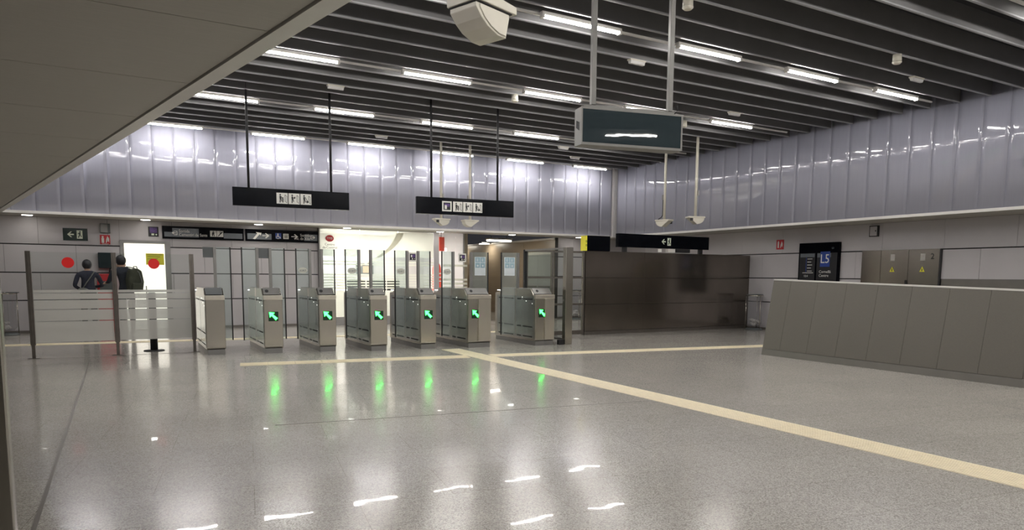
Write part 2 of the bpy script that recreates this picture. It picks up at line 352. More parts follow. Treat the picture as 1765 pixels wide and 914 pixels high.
# ---------------------------------------------------------------- low soffit on the left with its edge trim and fascia
low = structure(MB().prism([(XL, YR), (edge(YR) - 0.02, YR), (edge(YB) - 0.02, YB), (XL, YB)], ZS + 0.03, ZS + 0.08, 'z').build('ceiling_low', 'void'))
ys = [YR] + [5.24 + 1.32 * k for k in range(-8, 10)] + [YB]
for a, b in zip(ys, ys[1:]):
    if b - a > 0.05: MB().prism([(XL, a + 0.004), (edge(a) - 0.115, a + 0.004), (edge(b) - 0.115, b - 0.004), (XL, b - 0.004)], ZS, ZS + 0.03, 'z').build('panel', 'soffit', low)
structure(MB().prism([(edge(YR) - 0.105, YR), (edge(YR), YR), (edge(YB), YB), (edge(YB) - 0.105, YB)], ZS - 0.012, ZS + 0.08, 'z').build('trim_7', 'trim'))
structure(MB().prism([(edge(YR) - 0.05, YR), (edge(YR), YR), (edge(YB), YB), (edge(YB) - 0.05, YB)], ZS + 0.08, ZT, 'z').build('wall_fascia', 'lilac'))
# ---------------------------------------------------------------- slatted ceiling
ceil = structure(MB().box(-3, XB + 0.2, YR, YB + 0.2, ZT, ZT + 0.05).build('ceiling', 'void'))
SP = 0.5501; k = 0
y = 17.553
while y > YR + 0.2:
    x0 = edge(y) + 0.03
    s = MB().box(x0, XB - 0.012, y, y + 0.028, ZC + 0.02, ZC + 0.29).build('slat', 'slat', ceil)
    MB().box(x0, XB - 0.012, y - 0.003, y + 0.031, ZC, ZC + 0.02).build('edge_strip', 'slatedge', s)
    y -= SP; k += 1
# ---------------------------------------------------------------- fluorescent rows
LZ = 4.68
bb = MB().box(0.0, 1.26, -0.032, 0.032, 0.002, 0.0485)
bb.box(0.0, 0.035, -0.036, 0.036, -0.030, 0.002).box(1.225, 1.26, -0.036, 0.036, -0.030, 0.002)
me_body = bb.mesh('housing', 'rail')
me_tube = MB().prism([(0.034 * math.cos(math.pi * q / 10), -0.026 * math.sin(math.pi * q / 10)) for q in range(11)], 0.036, 1.224, 'x', smooth=True).mesh('tube', 'tube')
rows = [(-5.22, 7.375), (-1.96, 6.73), (1.30, 6.085), (4.56, 5.44), (7.82, 4.795), (11.08, 4.15), (14.34, 3.505), (17.60, 2.838)]
rname = ['far behind the camera', 'behind the camera', 'over the camera', 'just ahead of the camera', 'passing above the hung display', 'over the gate approach', 'over the ticket gates', 'closest to the lilac back wall']
for ri, (ry, off) in enumerate(rows):
    x0 = edge(ry) + 0.1
    rail = MB().box(x0, 13.45, ry + 0.040, ry + 0.075, 4.697, 4.7245).build('lighting_rail', 'rail')
    tag(rail, 'white lighting rail under the dark slats, row ' + rname[ri], 'light rail')
    xs = []; x = off - 2.28 * 6
    while x < 12.6:
        if x > x0 - 0.2 + (0.0 if ri < 7 else 0): xs.append(x)
        x += 2.28
    for i, x in enumerate(xs):
        f = empty('fluorescent_lamp', (max(x, x0), ry, LZ))
        inst('housing', me_body, f); inst('tube', me_tube, f)
        tag(f, 'lit fluorescent tube, %s from the left in the row %s' % (ORD[i], rname[ri]), 'ceiling light', 'fluorescent tubes under the slats')
for i, (x, y) in enumerate([(3.486, 12.749), (7.113, 8.939), (10.14, 15.587), (10.996, 10.535), (11.686, 7.292), (5.638, 16.575), (11.259, 16.468)]):
    lab = ['above and right of the left hanging sign', 'between the two poles of the hung display', 'far back towards the room corner', 'just right of the hung display', 'near the right wall by the nearest lamp row', 'far back left of the right hanging sign', 'farthest back near the right wall'][i]
    t = empty('emergency_light', (x, y, ZC), label='small frosted emergency light on a slat, ' + lab, cat='emergency light', group='emergency lights')
    t.location.y = 17.567 - SP * round((17.567 - y) / SP)
    MB().box(-0.15, 0.15, -0.045, 0.045, -0.02, 0.0).build('base', 'cream', t)
    MB().prism([(-0.04, -0.02), (0.04, -0.02), (0.025, -0.065), (-0.025, -0.065)], -0.14, 0.14, 'x').build('diffuser', 'emerg', t, bevel=0.006)
for i, (x, y) in enumerate([(6.084, 6.599), (10.26, 6.701), (6.511, 11.545), (10.673, 11.443)]):
    lab = ['at the top edge above the hung display', 'towards the right wall', 'over the aisle left of the display', 'partly behind the right end of the display'][i]
    t = empty('smoke_detector', (x, y, ZC), label='cream cylindrical detector hanging below the slats ' + lab, cat='detector', group='ceiling detectors')
    t.location.y = 17.567 - SP * round((17.567 - y) / SP)
    MB().tube([(0, 0, 0), (0, 0, -0.10)], 0.062, 20).build('body', 'cream', t)
    MB().tube([(0, 0, -0.10), (0, 0, -0.115), (0, 0, -0.135)], [0.066, 0.066, 0.045], 20).build('cap', 'cream', t)
# ---------------------------------------------------------------- recessed downlights in the back soffit
for i, (x, lab) in enumerate([(-1.72, 'at the far left above the bin'), (0.60, 'above the lit white door'), (3.16, 'above the black exit signs'), (5.45, 'above the control room logo'), (8.20, 'at the right end of the control room'), (10.6, 'over the corridor mouth'), (13.1, 'beside the yellow edged black box')]):
    t = empty('downlight', (x, 18.85, ZS), label='round recessed downlight in the back soffit ' + lab, cat='downlight', group='soffit downlights')
    MB().tube([(0, 0, 0), (0, 0, -0.008)], [0.125, 0.12], 24).build('rim', 'trim', t)
    MB().tube([(0, 0, -0.008), (0, 0, -0.012)], 0.10, 24).build('lens', 'spot', t)
# ---------------------------------------------------------------- ticket gates
GL = 1.72
def pyramid_arrow(c, s):     # arrow pointing up-left, outline in (x, z) around c
    pts = [(-.5, .5), (.12, .5), (.12, .30), (-.02, .17), (.5, -.30), (.30, -.5), (-.17, -.02), (-.30, .12), (-.5, .12)]
    pts = [(-.5, .5), (.14, .42), (-.06, .22), (.48, -.24), (.24, -.48), (-.22, .06), (-.42, -.14)]
    return [(c[0] + p[0] * s, c[1] + p[1] * s) for p in pts]
def gate(x0, x1, y, label, arrow=True, plate=None, flaps=(0.26, 0.26), ups=True, oval=None, notice=(False, False)):
    wd = x1 - x0; g = empty('ticket_gate', ((x0 + x1) / 2, y, 0), label=label, cat='ticket gate', group='ticket gates in a row')
    h = wd / 2
    prof = [(0.03, 0.09), (0.0, 0.12), (0.0, 0.985), (0.02, 1.02), (0.085, 1.022), (0.20, 1.145), (1.40, 1.145), (1.52, 1.05), (GL - 0.03, 1.04), (GL, 1.01), (GL, 0.09)]
    body = MB().prism(prof, -h, h, 'x').build('body', 'steel', g, bevel=0.008)
    MB().box(-h + 0.015, h - 0.015, 0.015, GL - 0.015, 0.0, 0.09).build('plinth', 'alu', g)
    MB().prism([(0.092, 1.034), (0.196, 1.146), (0.188, 1.155), (0.080, 1.040)], -h + 0.02, h - 0.02, 'x').build('reader_top', 'grille' if not arrow else 'alu', g, bevel=0.003)
    MB().box(-h - 0.003, h + 0.003, -0.006, 0.07, 0.945, 1.024).build('front_cap', 'steel2', g, bevel=0.006)
    if wd > 0.4: MB().prism([(-h + 0.21, 0.0), (-h + 0.215, -0.022), (h - 0.004, -0.002), (h - 0.004, 0.0)], 0.12, 0.94, 'z').build('front_panel', 'steel2', g)
    if arrow:
        lens = MB().tube([(-h * 0.5, 0.138, 1.092), (-h * 0.5, 0.128, 1.102)], 0.030, 16).build('card_reader', 'seal', g)
        d = MB().cbox((0, -0.004, 0.655), (0.165, 0.012, 0.165)).build('display', 'darkgreen', g)
        if wd > 0.4: d.location.x = -h + 0.16
        MB().prism(pyramid_arrow((0, 0.658), 0.148), -0.014, -0.010, 'y').build('arrow', 'arrow', d)
    for sx in (-1, 1):
        a, b = (sx * h - 0.004, sx * h + 0.004)
        for y0, y1 in ((0.05, 0.80), (0.83, 1.62)):
            p = MB().box(a, b, y0, y1, 0.14, 0.985).build('side_panel', 'gateside', g)
            for z in (0.93, 0.37, 0.17):
                sl = MB(); sw = (y1 - y0); a2, b2 = a - 0.002, b + 0.002
                sl.box(a2, b2, y0 + 0.06, y0 + 0.58 * sw, z - 0.012, z + 0.012).box(a2, b2, y0 + 0.68 * sw, y0 + 0.9 * sw, z - 0.012, z + 0.012)
                sl.build('vent_slot', 'seal', p)
        for yy, zz in ((0.12, 0.845), (0.36, 0.89), (0.52, 0.965)):
            MB().tube([(sx * h, yy, zz), (sx * (h + 0.006), yy, zz)], 0.008, 10).build('sensor_light', 'led', g)
    e = MB().box(-h - 0.012, -h + 0.03, 1.50, 1.60, 1.08, 1.095).build('end_light', 'led', g)
    if ups:
        yf = 0.80; ox = h - 0.045
        for sx, fl, nt_ in ((-1, flaps[0], notice[0]), (1, flaps[1], notice[1])):
            if not fl: continue
            MB().box(sx * ox - 0.024, sx * ox + 0.024, yf - 0.03, yf + 0.03, 1.14, 1.875).build('upright', 'alu', g, bevel=0.003)
            xa, xb = sorted((sx * (ox + 0.025), sx * (h - 0.04 + fl)))
            if sx < 0: glx, sl = (xa + 0.02, xb), (xa, xa + 0.02)
            else: glx, sl = (xa, xb - 0.02), (xb - 0.02, xb)
            f = MB().box(glx[0], glx[1], yf - 0.006, yf + 0.006, 1.15, 1.875)
            if glx[1] - glx[0] > 0.05:
                if sx < 0: f.box(glx[0], -h - 0.012, yf - 0.006, yf + 0.006, 0.18, 1.15)
                else: f.box(h + 0.012, glx[1], yf - 0.006, yf + 0.006, 0.18, 1.15)
            fo = f.build('glass_flap', 'flapglass', g)
            MB().box(sl[0], sl[1], yf - 0.012, yf + 0.012, 0.18, 1.875).build('edge_seal', 'seal', fo)
            cx = (glx[0] + glx[1]) / 2
            if oval and sx < 0:
                ov = MB().disc((cx, 1.47), 0.085, 0.058, yf - 0.010, yf - 0.007, 24).build('oval_sticker', 'stripe', fo)
                text(oval, 0.05, 'printgrey', ov, (cx, yf - 0.0115, 1.465), name='lettering')
            if nt_:
                n0 = MB().box(cx - 0.125, cx + 0.125, yf - 0.012, yf - 0.008, 1.40, 1.78).build('notice', 'notice', fo)
                b = MB()
                for ix in (-1, 1):
                    for iz in (0, 1):
                        c = (cx + ix * 0.058, 1.72 - iz * 0.112)
                        b.box(c[0] - 0.052, c[0] + 0.052, yf - 0.015, yf - 0.0125, c[1] - 0.05, c[1] + 0.05)
                b.build('pictograms', 'noticeblue', n0)
                b = MB()
                for ix in (-1, 1):
                    for q in range(5): b.box(cx + ix * 0.058 - 0.045, cx + ix * 0.058 + 0.03, yf - 0.014, yf - 0.0125, 1.42 + q * 0.022, 1.428 + q * 0.022)
                    c = cx + ix * 0.058
                    b.disc((c - 0.01, 1.745), 0.008, 0.008, yf - 0.018, yf - 0.0155, 10); b.prism([(c - 0.02, 1.69), (c + 0.0, 1.69), (c - 0.002, 1.735), (c - 0.018, 1.735)], yf - 0.018, yf - 0.0155, 'y')
                    b.box(c + 0.012, c + 0.016, yf - 0.018, yf - 0.0155, 1.685, 1.75); b.disc((c, 1.60), 0.02, 0.02, yf - 0.018, yf - 0.0155, 12)
                b.build('lettering', 'notice', n0)
        if plate:
            p = MB().box(-ox + 0.026, ox - 0.026, yf - 0.006, yf + 0.006, 1.685, 1.87) if plate == 'grey' else MB().box(-0.085, 0.085, yf - 0.006, yf + 0.006, 1.67, 1.84)
            po = p.build('sign_plate', 'grille' if plate == 'grey' else 'printwhite', g)
            if plate == 'grey':
                MB().box(-0.03, ox - 0.04, yf - 0.009, yf - 0.007, 1.70, 1.707).build('plate_line', 'printgrey', po)
            else:
                q = MB().box(-0.06, 0.06, yf - 0.010, yf - 0.007, 1.695, 1.815).build('picture', 'printblack', po)
                MB().box(-0.035, 0.045, yf - 0.013, yf - 0.0105, 1.745, 1.80).build('picture_purple', 'purple', po)
                MB().box(-0.04, -0.012, yf - 0.016, yf - 0.0135, 1.75, 1.795).box(-0.02, 0.0, yf - 0.016, yf - 0.0135, 1.705, 1.735).disc((0.035, 1.72), 0.01, 0.01, yf - 0.016, yf - 0.0135, 10).build('picture_white', 'printwhite', po)
    return g
gate(1.25, 1.56, 12.87, 'end ticket gate without green arrow, beside the glass barrier', arrow=False, plate='grey', flaps=(0.0, 0.27))
gate(2.17, 2.49, 12.69, 'ticket gate with green arrow, leftmost of the arrow gates', plate='grey', flaps=(0.27, 0.26))
gate(3.10, 3.41, 12.58, 'ticket gate with green arrow below the word Control', flaps=(0.26, 0.25), oval='SORT')
gate(3.965, 4.285, 12.31, 'ticket gate with green arrow, third arrow from the left', flaps=(0.27, 0.28), oval='SORT')
gate(4.915, 5.235, 12.24, 'ticket gate with green arrow carrying a purple picture between uprights, narrow front', plate='pic', flaps=(0.26, 0.26), oval='SORT')
gate(5.834, 6.331, 12.08, 'wide ticket gate with green arrow standing where the floor strips meet', plate='pic', flaps=(0.25, 0.39), oval='SORT', notice=(False, True))
gate(7.23, 7.685, 11.88, 'rightmost wide ticket gate, notice on its flap, beside the tall steel pillar', flaps=(0.40, 0.0), notice=(True, False))
# ---------------------------------------------------------------- glass barrier left of the gates
bar = empty('glass_barrier', (0, 13.55, 0), label='three post glass barrier with frosted lower half and red dots', cat='barrier')
px = [-1.265, -0.075, 1.117]
for x in px:
    p = MB().box(x - 0.036, x + 0.036, -0.035, 0.035, 0.22, 1.735).box(x - 0.006, x + 0.006, -0.040, -0.0352, 0.25, 1.70).build('post', 'postmetal', bar, bevel=0.004)
    MB().box(x - 0.024, x + 0.024, -0.024, 0.024, 0.008, 0.22).build('post_foot', 'postmetal', p)
    MB().box(x - 0.085, x + 0.085, -0.05, 0.05, 0.0, 0.008).build('base_plate', 'postmetal', p)
for a, b, dx in ((px[0], px[1], -0.726), (px[1], px[2], 0.526)):
    gpn = MB().box(a + 0.04, b - 0.04, -0.005, 0.005, 0.255, 1.725).build('glass_pane', 'glass', bar)
    zz = [0.257, 0.594, 0.606, 0.787, 0.799, 0.947, 0.960, 1.054, 1.067, 1.112]
    for i in range(0, 10, 2): MB().box(a + 0.04, b - 0.04, -0.0095, -0.006, zz[i], zz[i + 1]).build('frosted_band', 'frost', gpn)
    MB().disc((dx, 1.558), 0.088, 0.088, -0.0095, -0.006, 28).build('red_dot', 'reddot', gpn)
st = empty('queue_post', (0.49, 14.05, 0), label='black floor post on a round base behind the glass barrier', cat='post')
MB().tube([(0, 0, 0), (0, 0, 0.012), (0, 0, 0.02)], [0.17, 0.17, 0.06], 24).build('base', 'seal', st)
MB().tube([(0, 0, 0.02), (0, 0, 0.98)], 0.062, 16).build('pole', 'seal', st)
MB().tube([(0, 0, 0.98), (0, 0, 1.04), (0, 0, 1.05)], [0.066, 0.066, 0.05], 16).build('head', 'grille', st)
# ---------------------------------------------------------------- tall steel pillar with side glass, glazed screen, dark partition
pil = empty('glass_gate', (0, 0, 0), label='tall steel pillar and side glass screen right of the last gate', cat='gate')
MB().box(7.90, 8.07, 11.80, 11.92, 0.0, 1.985).build('pillar', 'steel', pil, bevel=0.006)
MB().box(7.78, 7.90, 11.84, 11.92, 0.0, 0.10).build('floor_pivot', 'seal', pil)
MB().box(7.975, 7.987, 11.93, 13.55, 0.12, 1.95).build('glass_pane', 'glass', pil)
MB().box(7.955, 8.005, 11.92, 13.55, 1.95, 1.985).build('top_rail', 'alu', pil)
MB().box(7.955, 8.005, 11.92, 13.55, 0.08, 0.12).build('bottom_rail', 'alu', pil)
MB().box(7.94, 8.02, 13.55, 13.60, 0.0, 1.985).build('rear_post', 'seal', pil)
scr = empty('glazed_screen', (0, 13.65, 0), label='dark framed glass screen between steel pillar and bronze partition', cat='screen')
for x in (8.03, 8.72, 9.60): MB().box(x, x + 0.05, -0.03, 0.03, 0.0, 1.985).build('mullion', 'postmetal', scr)
for z in (0.02, 0.72, 1.345, 1.945):
    for a, b in ((8.08, 8.72), (8.77, 9.60)): MB().box(a, b, -0.028, 0.028, z, z + (0.10 if z < 0.1 else 0.045)).build('rail', 'postmetal', scr)
for z0, z1 in ((0.12, 0.72), (0.765, 1.345), (1.39, 1.945)):
    for a, b in ((8.08, 8.72), (8.77, 9.60)): MB().box(a, b, -0.005, 0.005, z0, z1).build('glass_pane', 'glass', scr)
wp = structure(MB().box(9.66, XW - 0.01, 13.64, 13.72, 0.0, 2.0).build('wall_partition', 'black'))
for x0, x1 in ((9.66, 11.452), (11.460, XW - 0.012)):
    for z0, z1 in ((0.085, 0.728), (0.734, 1.366), (1.372, 2.004)):
        MB().box(x0, x1, 13.6, 13.639, z0, z1).build('panel', 'darksteel', wp, bevel=0.003)
structure(MB().box(9.66, XW - 0.012, 13.595, 13.64, 0.0, 0.08).build('baseboard_partition', 'postmetal'))
# black sign bar and black box on top of the partition
sg = empty('exit_sign_bar', (12.12, 13.66, 2.004), label='long black sign bar with exit arrow standing on the bronze partition', cat='sign')
MB().box(-1.5, 1.5, -0.06, 0.06, 0.115, 0.445).build('panel', 'blacksign', sg, bevel=0.004)
for x in (-1.27, 1.25): MB().box(x - 0.06, x + 0.06, -0.03, 0.03, 0.0, 0.115).build('foot', 'seal', sg)
def exit_icon(parent, cx, cz, y, s, mat='signcream'):
    b = MB(); b.prism([(cx - 1.05 * s, cz), (cx - 0.60 * s, cz + 0.42 * s), (cx - 0.42 * s, cz + 0.42 * s), (cx - 0.72 * s, cz + 0.10 * s), (cx - 0.18 * s, cz + 0.10 * s), (cx - 0.18 * s, cz - 0.10 * s), (cx - 0.72 * s, cz - 0.10 * s), (cx - 0.42 * s, cz - 0.42 * s), (cx - 0.60 * s, cz - 0.42 * s)], y - 0.003, y, 'y')
    b.build('arrow_mark', mat, parent)
    d = MB().box(cx + 0.18 * s, cx + 0.92 * s, y - 0.003, y, cz - 0.62 * s, cz + 0.62 * s).build('door_mark', mat, parent)
    b = MB(); mx = cx + 0.55 * s
    b.disc((mx + 0.06 * s, cz + 0.42 * s), 0.10 * s, 0.10 * s, y - 0.006, y - 0.0035, 12)
    b.prism([(mx - 0.05 * s, cz + 0.30 * s), (mx + 0.14 * s, cz + 0.28 * s), (mx + 0.10 * s, cz - 0.05 * s), (mx - 0.08 * s, cz - 0.05 * s)], y - 0.006, y - 0.0035, 'y')
    b.prism([(mx - 0.08 * s, cz - 0.05 * s), (mx + 0.05 * s, cz - 0.05 * s), (mx - 0.12 * s, cz - 0.50 * s), (mx - 0.24 * s, cz - 0.46 * s)], y - 0.006, y - 0.0035, 'y')
    b.prism([(mx + 0.0 * s, cz - 0.02 * s), (mx + 0.12 * s, cz - 0.05 * s), (mx + 0.28 * s, cz - 0.30 * s), (mx + 0.20 * s, cz - 0.38 * s)], y - 0.006, y - 0.0035, 'y')
    b.prism([(mx - 0.04 * s, cz + 0.28 * s), (mx - 0.26 * s, cz + 0.12 * s), (mx - 0.22 * s, cz + 0.02 * s), (mx + 0.0 * s, cz + 0.16 * s)], y - 0.006, y - 0.0035, 'y')
    b.build('runner_mark', 'green', d)
exit_icon(sg, 0.03, 0.285, -0.061, 0.155)
s2 = MB().box(0.10, 0.33, -0.055, 0.045, 0.02, 0.11).build('lamp_unit', 'trim', sg)
MB().box(0.38, 0.85, -0.05, 0.05, 0.02, 0.11).build('junction_box', 'seal', sg)
MB().box(-0.24, -0.12, -0.058, -0.05, 0.02, 0.10).build('label_plate', 'printwhite', sg)
bx = empty('equipment_box', (10.0, 13.66, 2.004), label='black box with yellow warning edge on the partition end', cat='box')
MB().box(-0.34, 0.34, -0.10, 0.10, 0.0, 0.36).build('body', 'blacksign', bx, bevel=0.004)
ye = MB().box(-0.385, -0.34, -0.10, 0.10, 0.0, 0.35).build('yellow_edge', 'yellow', bx)
for z in (0.13, 0.22):
    t = MB(); r0, r1 = 0.026, 0.017
    for k in range(14):
        a, b = 2 * math.pi * k / 14, 2 * math.pi * (k + 1) / 14
        t.prism([(-0.362 + r0 * 0.7 * math.cos(a), z + r0 * math.sin(a)), (-0.362 + r0 * 0.7 * math.cos(b), z + r0 * math.sin(b)), (-0.362 + r1 * 0.7 * math.cos(b), z + r1 * math.sin(b)), (-0.362 + r1 * 0.7 * math.cos(a), z + r1 * math.sin(a))], -0.104, -0.1005, 'y')
    t.build('ring_mark', 'seal', ye)
# ---------------------------------------------------------------- sloped parapet on the right
par = empty('stair_parapet', (10.17, 8.75, 0), label='long taupe parapet with leaning face and steel kick plate', cat='parapet')
def ph(y): return 1.355 - 0.0262 * (8.75 - y)
LEAN = 0.18
joints = [8.75, 8.37, 7.82, 7.27, 6.725, 6.18, 5.63, 5.08, 4.53, 3.98, 3.43, 2.88]
for a, b in zip(joints, joints[1:]):
    m_ = MB(); vs = []
    for y in (a - 0.002, b + 0.002):
        h = ph(y); vs += [(LEAN * 0.115, y - 8.75, 0.115), (LEAN * h, y - 8.75, h), (LEAN * h + 0.04, y - 8.75, h), (LEAN * 0.115 + 0.04, y - 8.75, 0.115)]
    m_.add(vs, [(0, 1, 2, 3), (7, 6, 5, 4), (0, 4, 5, 1), (1, 5, 6, 2), (2, 6, 7, 3), (3, 7, 4, 0)]).build('panel', 'parapet', par)
y1 = joints[-1] - 8.75
MB().add([(0.0, 0, 0), (0.0, y1, 0), (0.018, y1, 0.11), (0.018, 0, 0.11), (0.03, 0, 0), (0.03, y1, 0), (0.05, y1, 0.11), (0.05, 0, 0.11)], [(0, 1, 2, 3), (7, 6, 5, 4), (0, 4, 5, 1), (3, 2, 6, 7), (0, 3, 7, 4), (1, 5, 6, 2)]).build('kick_plate', 'kick', par)
h0, h1 = ph(8.75), ph(joints[-1])
MB().add([(LEAN * h0 - 0.006, 0, h0), (LEAN * h1 - 0.006, y1, h1), (LEAN * h1 + 0.19, y1, h1), (LEAN * h0 + 0.19, 0, h0), (LEAN * h0 - 0.006, 0, h0 + 0.022), (LEAN * h1 - 0.006, y1, h1 + 0.022), (LEAN * h1 + 0.19, y1, h1 + 0.022), (LEAN * h0 + 0.19, 0, h0 + 0.022)],
   [(0, 3, 2, 1), (4, 5, 6, 7), (0, 1, 5, 4), (1, 2, 6, 5), (2, 3, 7, 6), (3, 0, 4, 7)]).build('coping', 'trim', par)
MB().add([(0.06, -0.01, 0), (0.06, y1, 0), (LEAN * h1 + 0.045, y1, h1 - 0.002), (LEAN * h0 + 0.045, -0.01, h0 - 0.002), (LEAN * h0 + 0.18, -0.01, 0), (LEAN * h1 + 0.18, y1, 0), (LEAN * h1 + 0.18, y1, h1 - 0.002), (LEAN * h0 + 0.18, -0.01, h0 - 0.002)],
   [(0, 1, 2, 3), (7, 6, 5, 4), (0, 4, 5, 1), (3, 2, 6, 7), (0, 3, 7, 4), (1, 5, 6, 2)]).build('core', 'postmetal', par)
# ---------------------------------------------------------------- things on the right wall
RX = (math.pi / 2, 0, -math.pi / 2)
def onright(name, y, z, **k): return empty(name, (XW, y, z), -math.pi / 2, **k)   # local x -> -Y, local y -> +X (into wall)
bd = onright('line_board', 11.39, 0.95, label='black information board with blue L5 square behind the parapet', cat='board')
MB().box(-0.565, 0.565, -0.09, -0.001, 0.0, 1.325).build('case', 'blacksign', bd, bevel=0.005)
a = MB().box(-0.53, -0.08, -0.094, -0.0905, 0.03, 1.07).build('map_panel', 'printblack', bd)
MB().box(-0.51, -0.10, -0.097, -0.0945, 0.97, 1.06).build('map_header', 'printgrey', a)
bl = MB()
bl.box(-0.34, -0.328, -0.097, -0.0945, 0.60, 0.96)
bl.build('route_line', 'blue', a)
bl = MB()
for q in range(5): bl.box(-0.30, -0.16 - 0.03 * (q % 2), -0.097, -0.0945, 0.62 + q * 0.075, 0.634 + q * 0.075)
bl.box(-0.43, -0.12, -0.097, -0.0945, 0.575, 0.59).build('station_names', 'printwhite', a)
text('12:4', 0.07, 'printwhite', a, (-0.33, -0.095, 0.50))
b_ = MB().box(-0.03, 0.53, -0.094, -0.0905, 0.03, 1.07).build('line_panel', 'printblack', bd)
MB().box(-0.02, 0.36, -0.096, -0.0942, 0.96, 1.06).build('line_header', 'printgrey', b_)
MB().box(0.07, 0.335, -0.099, -0.0963, 0.73, 1.10).build('blue_square', 'blue', b_)
text('L5', 0.31, 'printwhite', b_, (0.20, -0.1005, 0.915), sx=0.85)
text('Cornellà\nCentre', 0.095, 'printwhite', b_, (0.045, -0.0955, 0.56), align='LEFT')
text('L5', 0.06, 'printgrey', bd, (0.40, -0.0915, 1.18))
fs = onright('fire_sign', 12.62, 2.145, label='small red fire equipment sign high on the right wall', cat='sign')
MB().box(-0.115, 0.115, -0.012, -0.001, 0.0, 0.25).build('plate', 'red', fs)
MB().box(-0.075, -0.03, -0.015, -0.0125, 0.04, 0.19).disc((-0.052, 0.20), 0.018, 0.018, -0.015, -0.0125).prism([(0.01, 0.03), (0.05, 0.08), (0.04, 0.12), (0.08, 0.06), (0.085, 0.15), (0.05, 0.21), (0.02, 0.12)], -0.015, -0.0125, 'y').build('symbol', 'printwhite', fs)
wb = onright('wall_box', 9.995, 2.36, label='small square white box with dark rim high above the steel cabinet', cat='box')
MB().box(-0.11, 0.11, -0.045, -0.001, 0.0, 0.25).build('case', 'seal', wb)
MB().box(-0.09, 0.08, -0.052, -0.0455, 0.02, 0.23).build('cover', 'white', wb)
MB().disc((0.05, 0.13), 0.012, 0.02, -0.056, -0.0525, 12).build('lock', 'seal', wb)
cb = onright('electrical_cabinet', 9.355, 0.0, label='steel electrical cabinet with numbered doors set in the right wall', cat='cabinet')
MB().box(-0.91, 0.91, -0.02, -0.001, 0.0, 2.045).build('body', 'cabsteel', cb)
for x0, x1, vent in ((-0.90, -0.433, False), (-0.427, 0.207, True), (0.213, 0.875, True)):
    d = MB().box(x0, x1, -0.036, -0.0205, 0.06, 2.035).build('door', 'cabsteel', cb, bevel=0.003)
    if vent:
        cx = -0.15 if x0 < 0 else 0.525
        for q in range(7): MB().box(cx - 0.05, cx + 0.05, -0.041, -0.0365, 1.80 + q * 0.022, 1.812 + q * 0.022).build('louvre', 'trim', d)
        MB().prism([(cx - 0.055, 1.555), (cx + 0.055, 1.555), (cx, 1.67)], -0.041, -0.0365, 'y').build('warning_triangle', 'yellow', d)
        MB().prism([(cx - 0.012, 1.57), (cx + 0.008, 1.57), (cx + 0.012, 1.60), (cx - 0.004, 1.64)], -0.043, -0.0415, 'y').build('bolt_mark', 'seal', d)
    if x0 > 0: text('2', 0.17, 'printblack', d, (0.73, -0.0385, 1.88))
MB().box(0.17, 0.21, -0.06, -0.0365, 1.28, 1.37).build('handle', 'seal', cb)
MB().box(0.876, 0.915, -0.04, -0.001, 0.0, 2.045).build('dark_jamb', 'seal', cb)
# ---------------------------------------------------------------- door and signs on the back wall
dr = structure(empty('door_1', (0.585, YW, 0)))
for x0, x1 in ((-0.545, -0.465), (0.425, 0.545)): MB().box(x0, x1, -0.02, 0.10, 0, 2.18).build('door_frame', 'alu', dr)
MB().box(-0.465, 0.425, -0.02, 0.10, 2.115, 2.18).build('door_frame', 'alu', dr)
MB().box(-0.46, 0.42, 0.02, 0.05, 0.01, 2.112).build('door_leaf', 'doorlit', dr)
MB().box(-0.03, -0.01, 0.012, 0.0195, 0.02, 1.08).build('door_joint', 'grille', dr)
MB().box(0.0, 0.395, 0.014, 0.0195, 1.60, 1.875).build('yellow_notice', 'yellow', dr)
for q in range(3): MB().box(0.03, 0.36 - 0.05 * q, 0.011, 0.0138, 1.84 - q * 0.05, 1.85 - q * 0.05).build('notice_line', 'strap', dr)
def onback(name, x, z, **k): return empty(name, (x, YW, z), 0, **k)
es = onback('exit_sign', -0.853, 2.137, label='dark green exit sign with arrow and running figure at far left', cat='sign')
MB().box(-0.246, 0.246, -0.015, -0.001, 0, 0.285).build('plate', 'green', es); exit_icon(es, 0.0, 0.142, -0.0155, 0.155)
ub = onback('alarm_box', -0.245, 2.33, label='grey alarm box above the red fire sign on the back wall', cat='box')
MB().box(-0.104, 0.104, -0.06, -0.001, 0, 0.225).build('case', 'grille', ub); MB().box(-0.09, 0.05, -0.066, -0.0605, 0.015, 0.21).build('cover', 'alu', ub)
f2 = onback('fire_sign', -0.258, 2.068, label='red fire equipment sign under the grey box on the back wall', cat='sign')
MB().box(-0.105, 0.105, -0.012, -0.001, 0, 0.22).build('plate', 'red', f2)
MB().box(-0.075, -0.02, -0.015, -0.0125, 0.03, 0.15).disc((-0.047, 0.175), 0.022, 0.022, -0.015, -0.0125).prism([(0.01, 0.02), (0.05, 0.07), (0.04, 0.11), (0.08, 0.05), (0.085, 0.14), (0.05, 0.2), (0.02, 0.11)], -0.015, -0.0125, 'y').box(-0.07, 0.07, -0.015, -0.0125, 0.005, 0.015).build('symbol', 'printwhite', f2)
cs = onback('picture_sign', 0.773, 2.285, label='small dark square picture sign left of the black exit signs', cat='sign')
MB().box(-0.112, 0.112, -0.015, -0.001, 0, 0.24).build('plate', 'printblack', cs)
MB().box(-0.08, 0.08, -0.018, -0.0155, 0.09, 0.22).build('picture', 'purple', cs); MB().box(-0.045, 0.015, -0.018, -0.0155, 0.03, 0.075).disc((0.06, 0.05), 0.018, 0.018, -0.018, -0.0155).build('marks', 'signcream', cs)
l1 = empty('direction_sign', (1.908, YW - 0.03, 2.245), label='long black exit sign for Cementiri de Sants on the back wall', cat='sign')
MB().box(-0.945, 0.945, -0.03, 0.029, 0, 0.31).build('case', 'blacksign', l1)
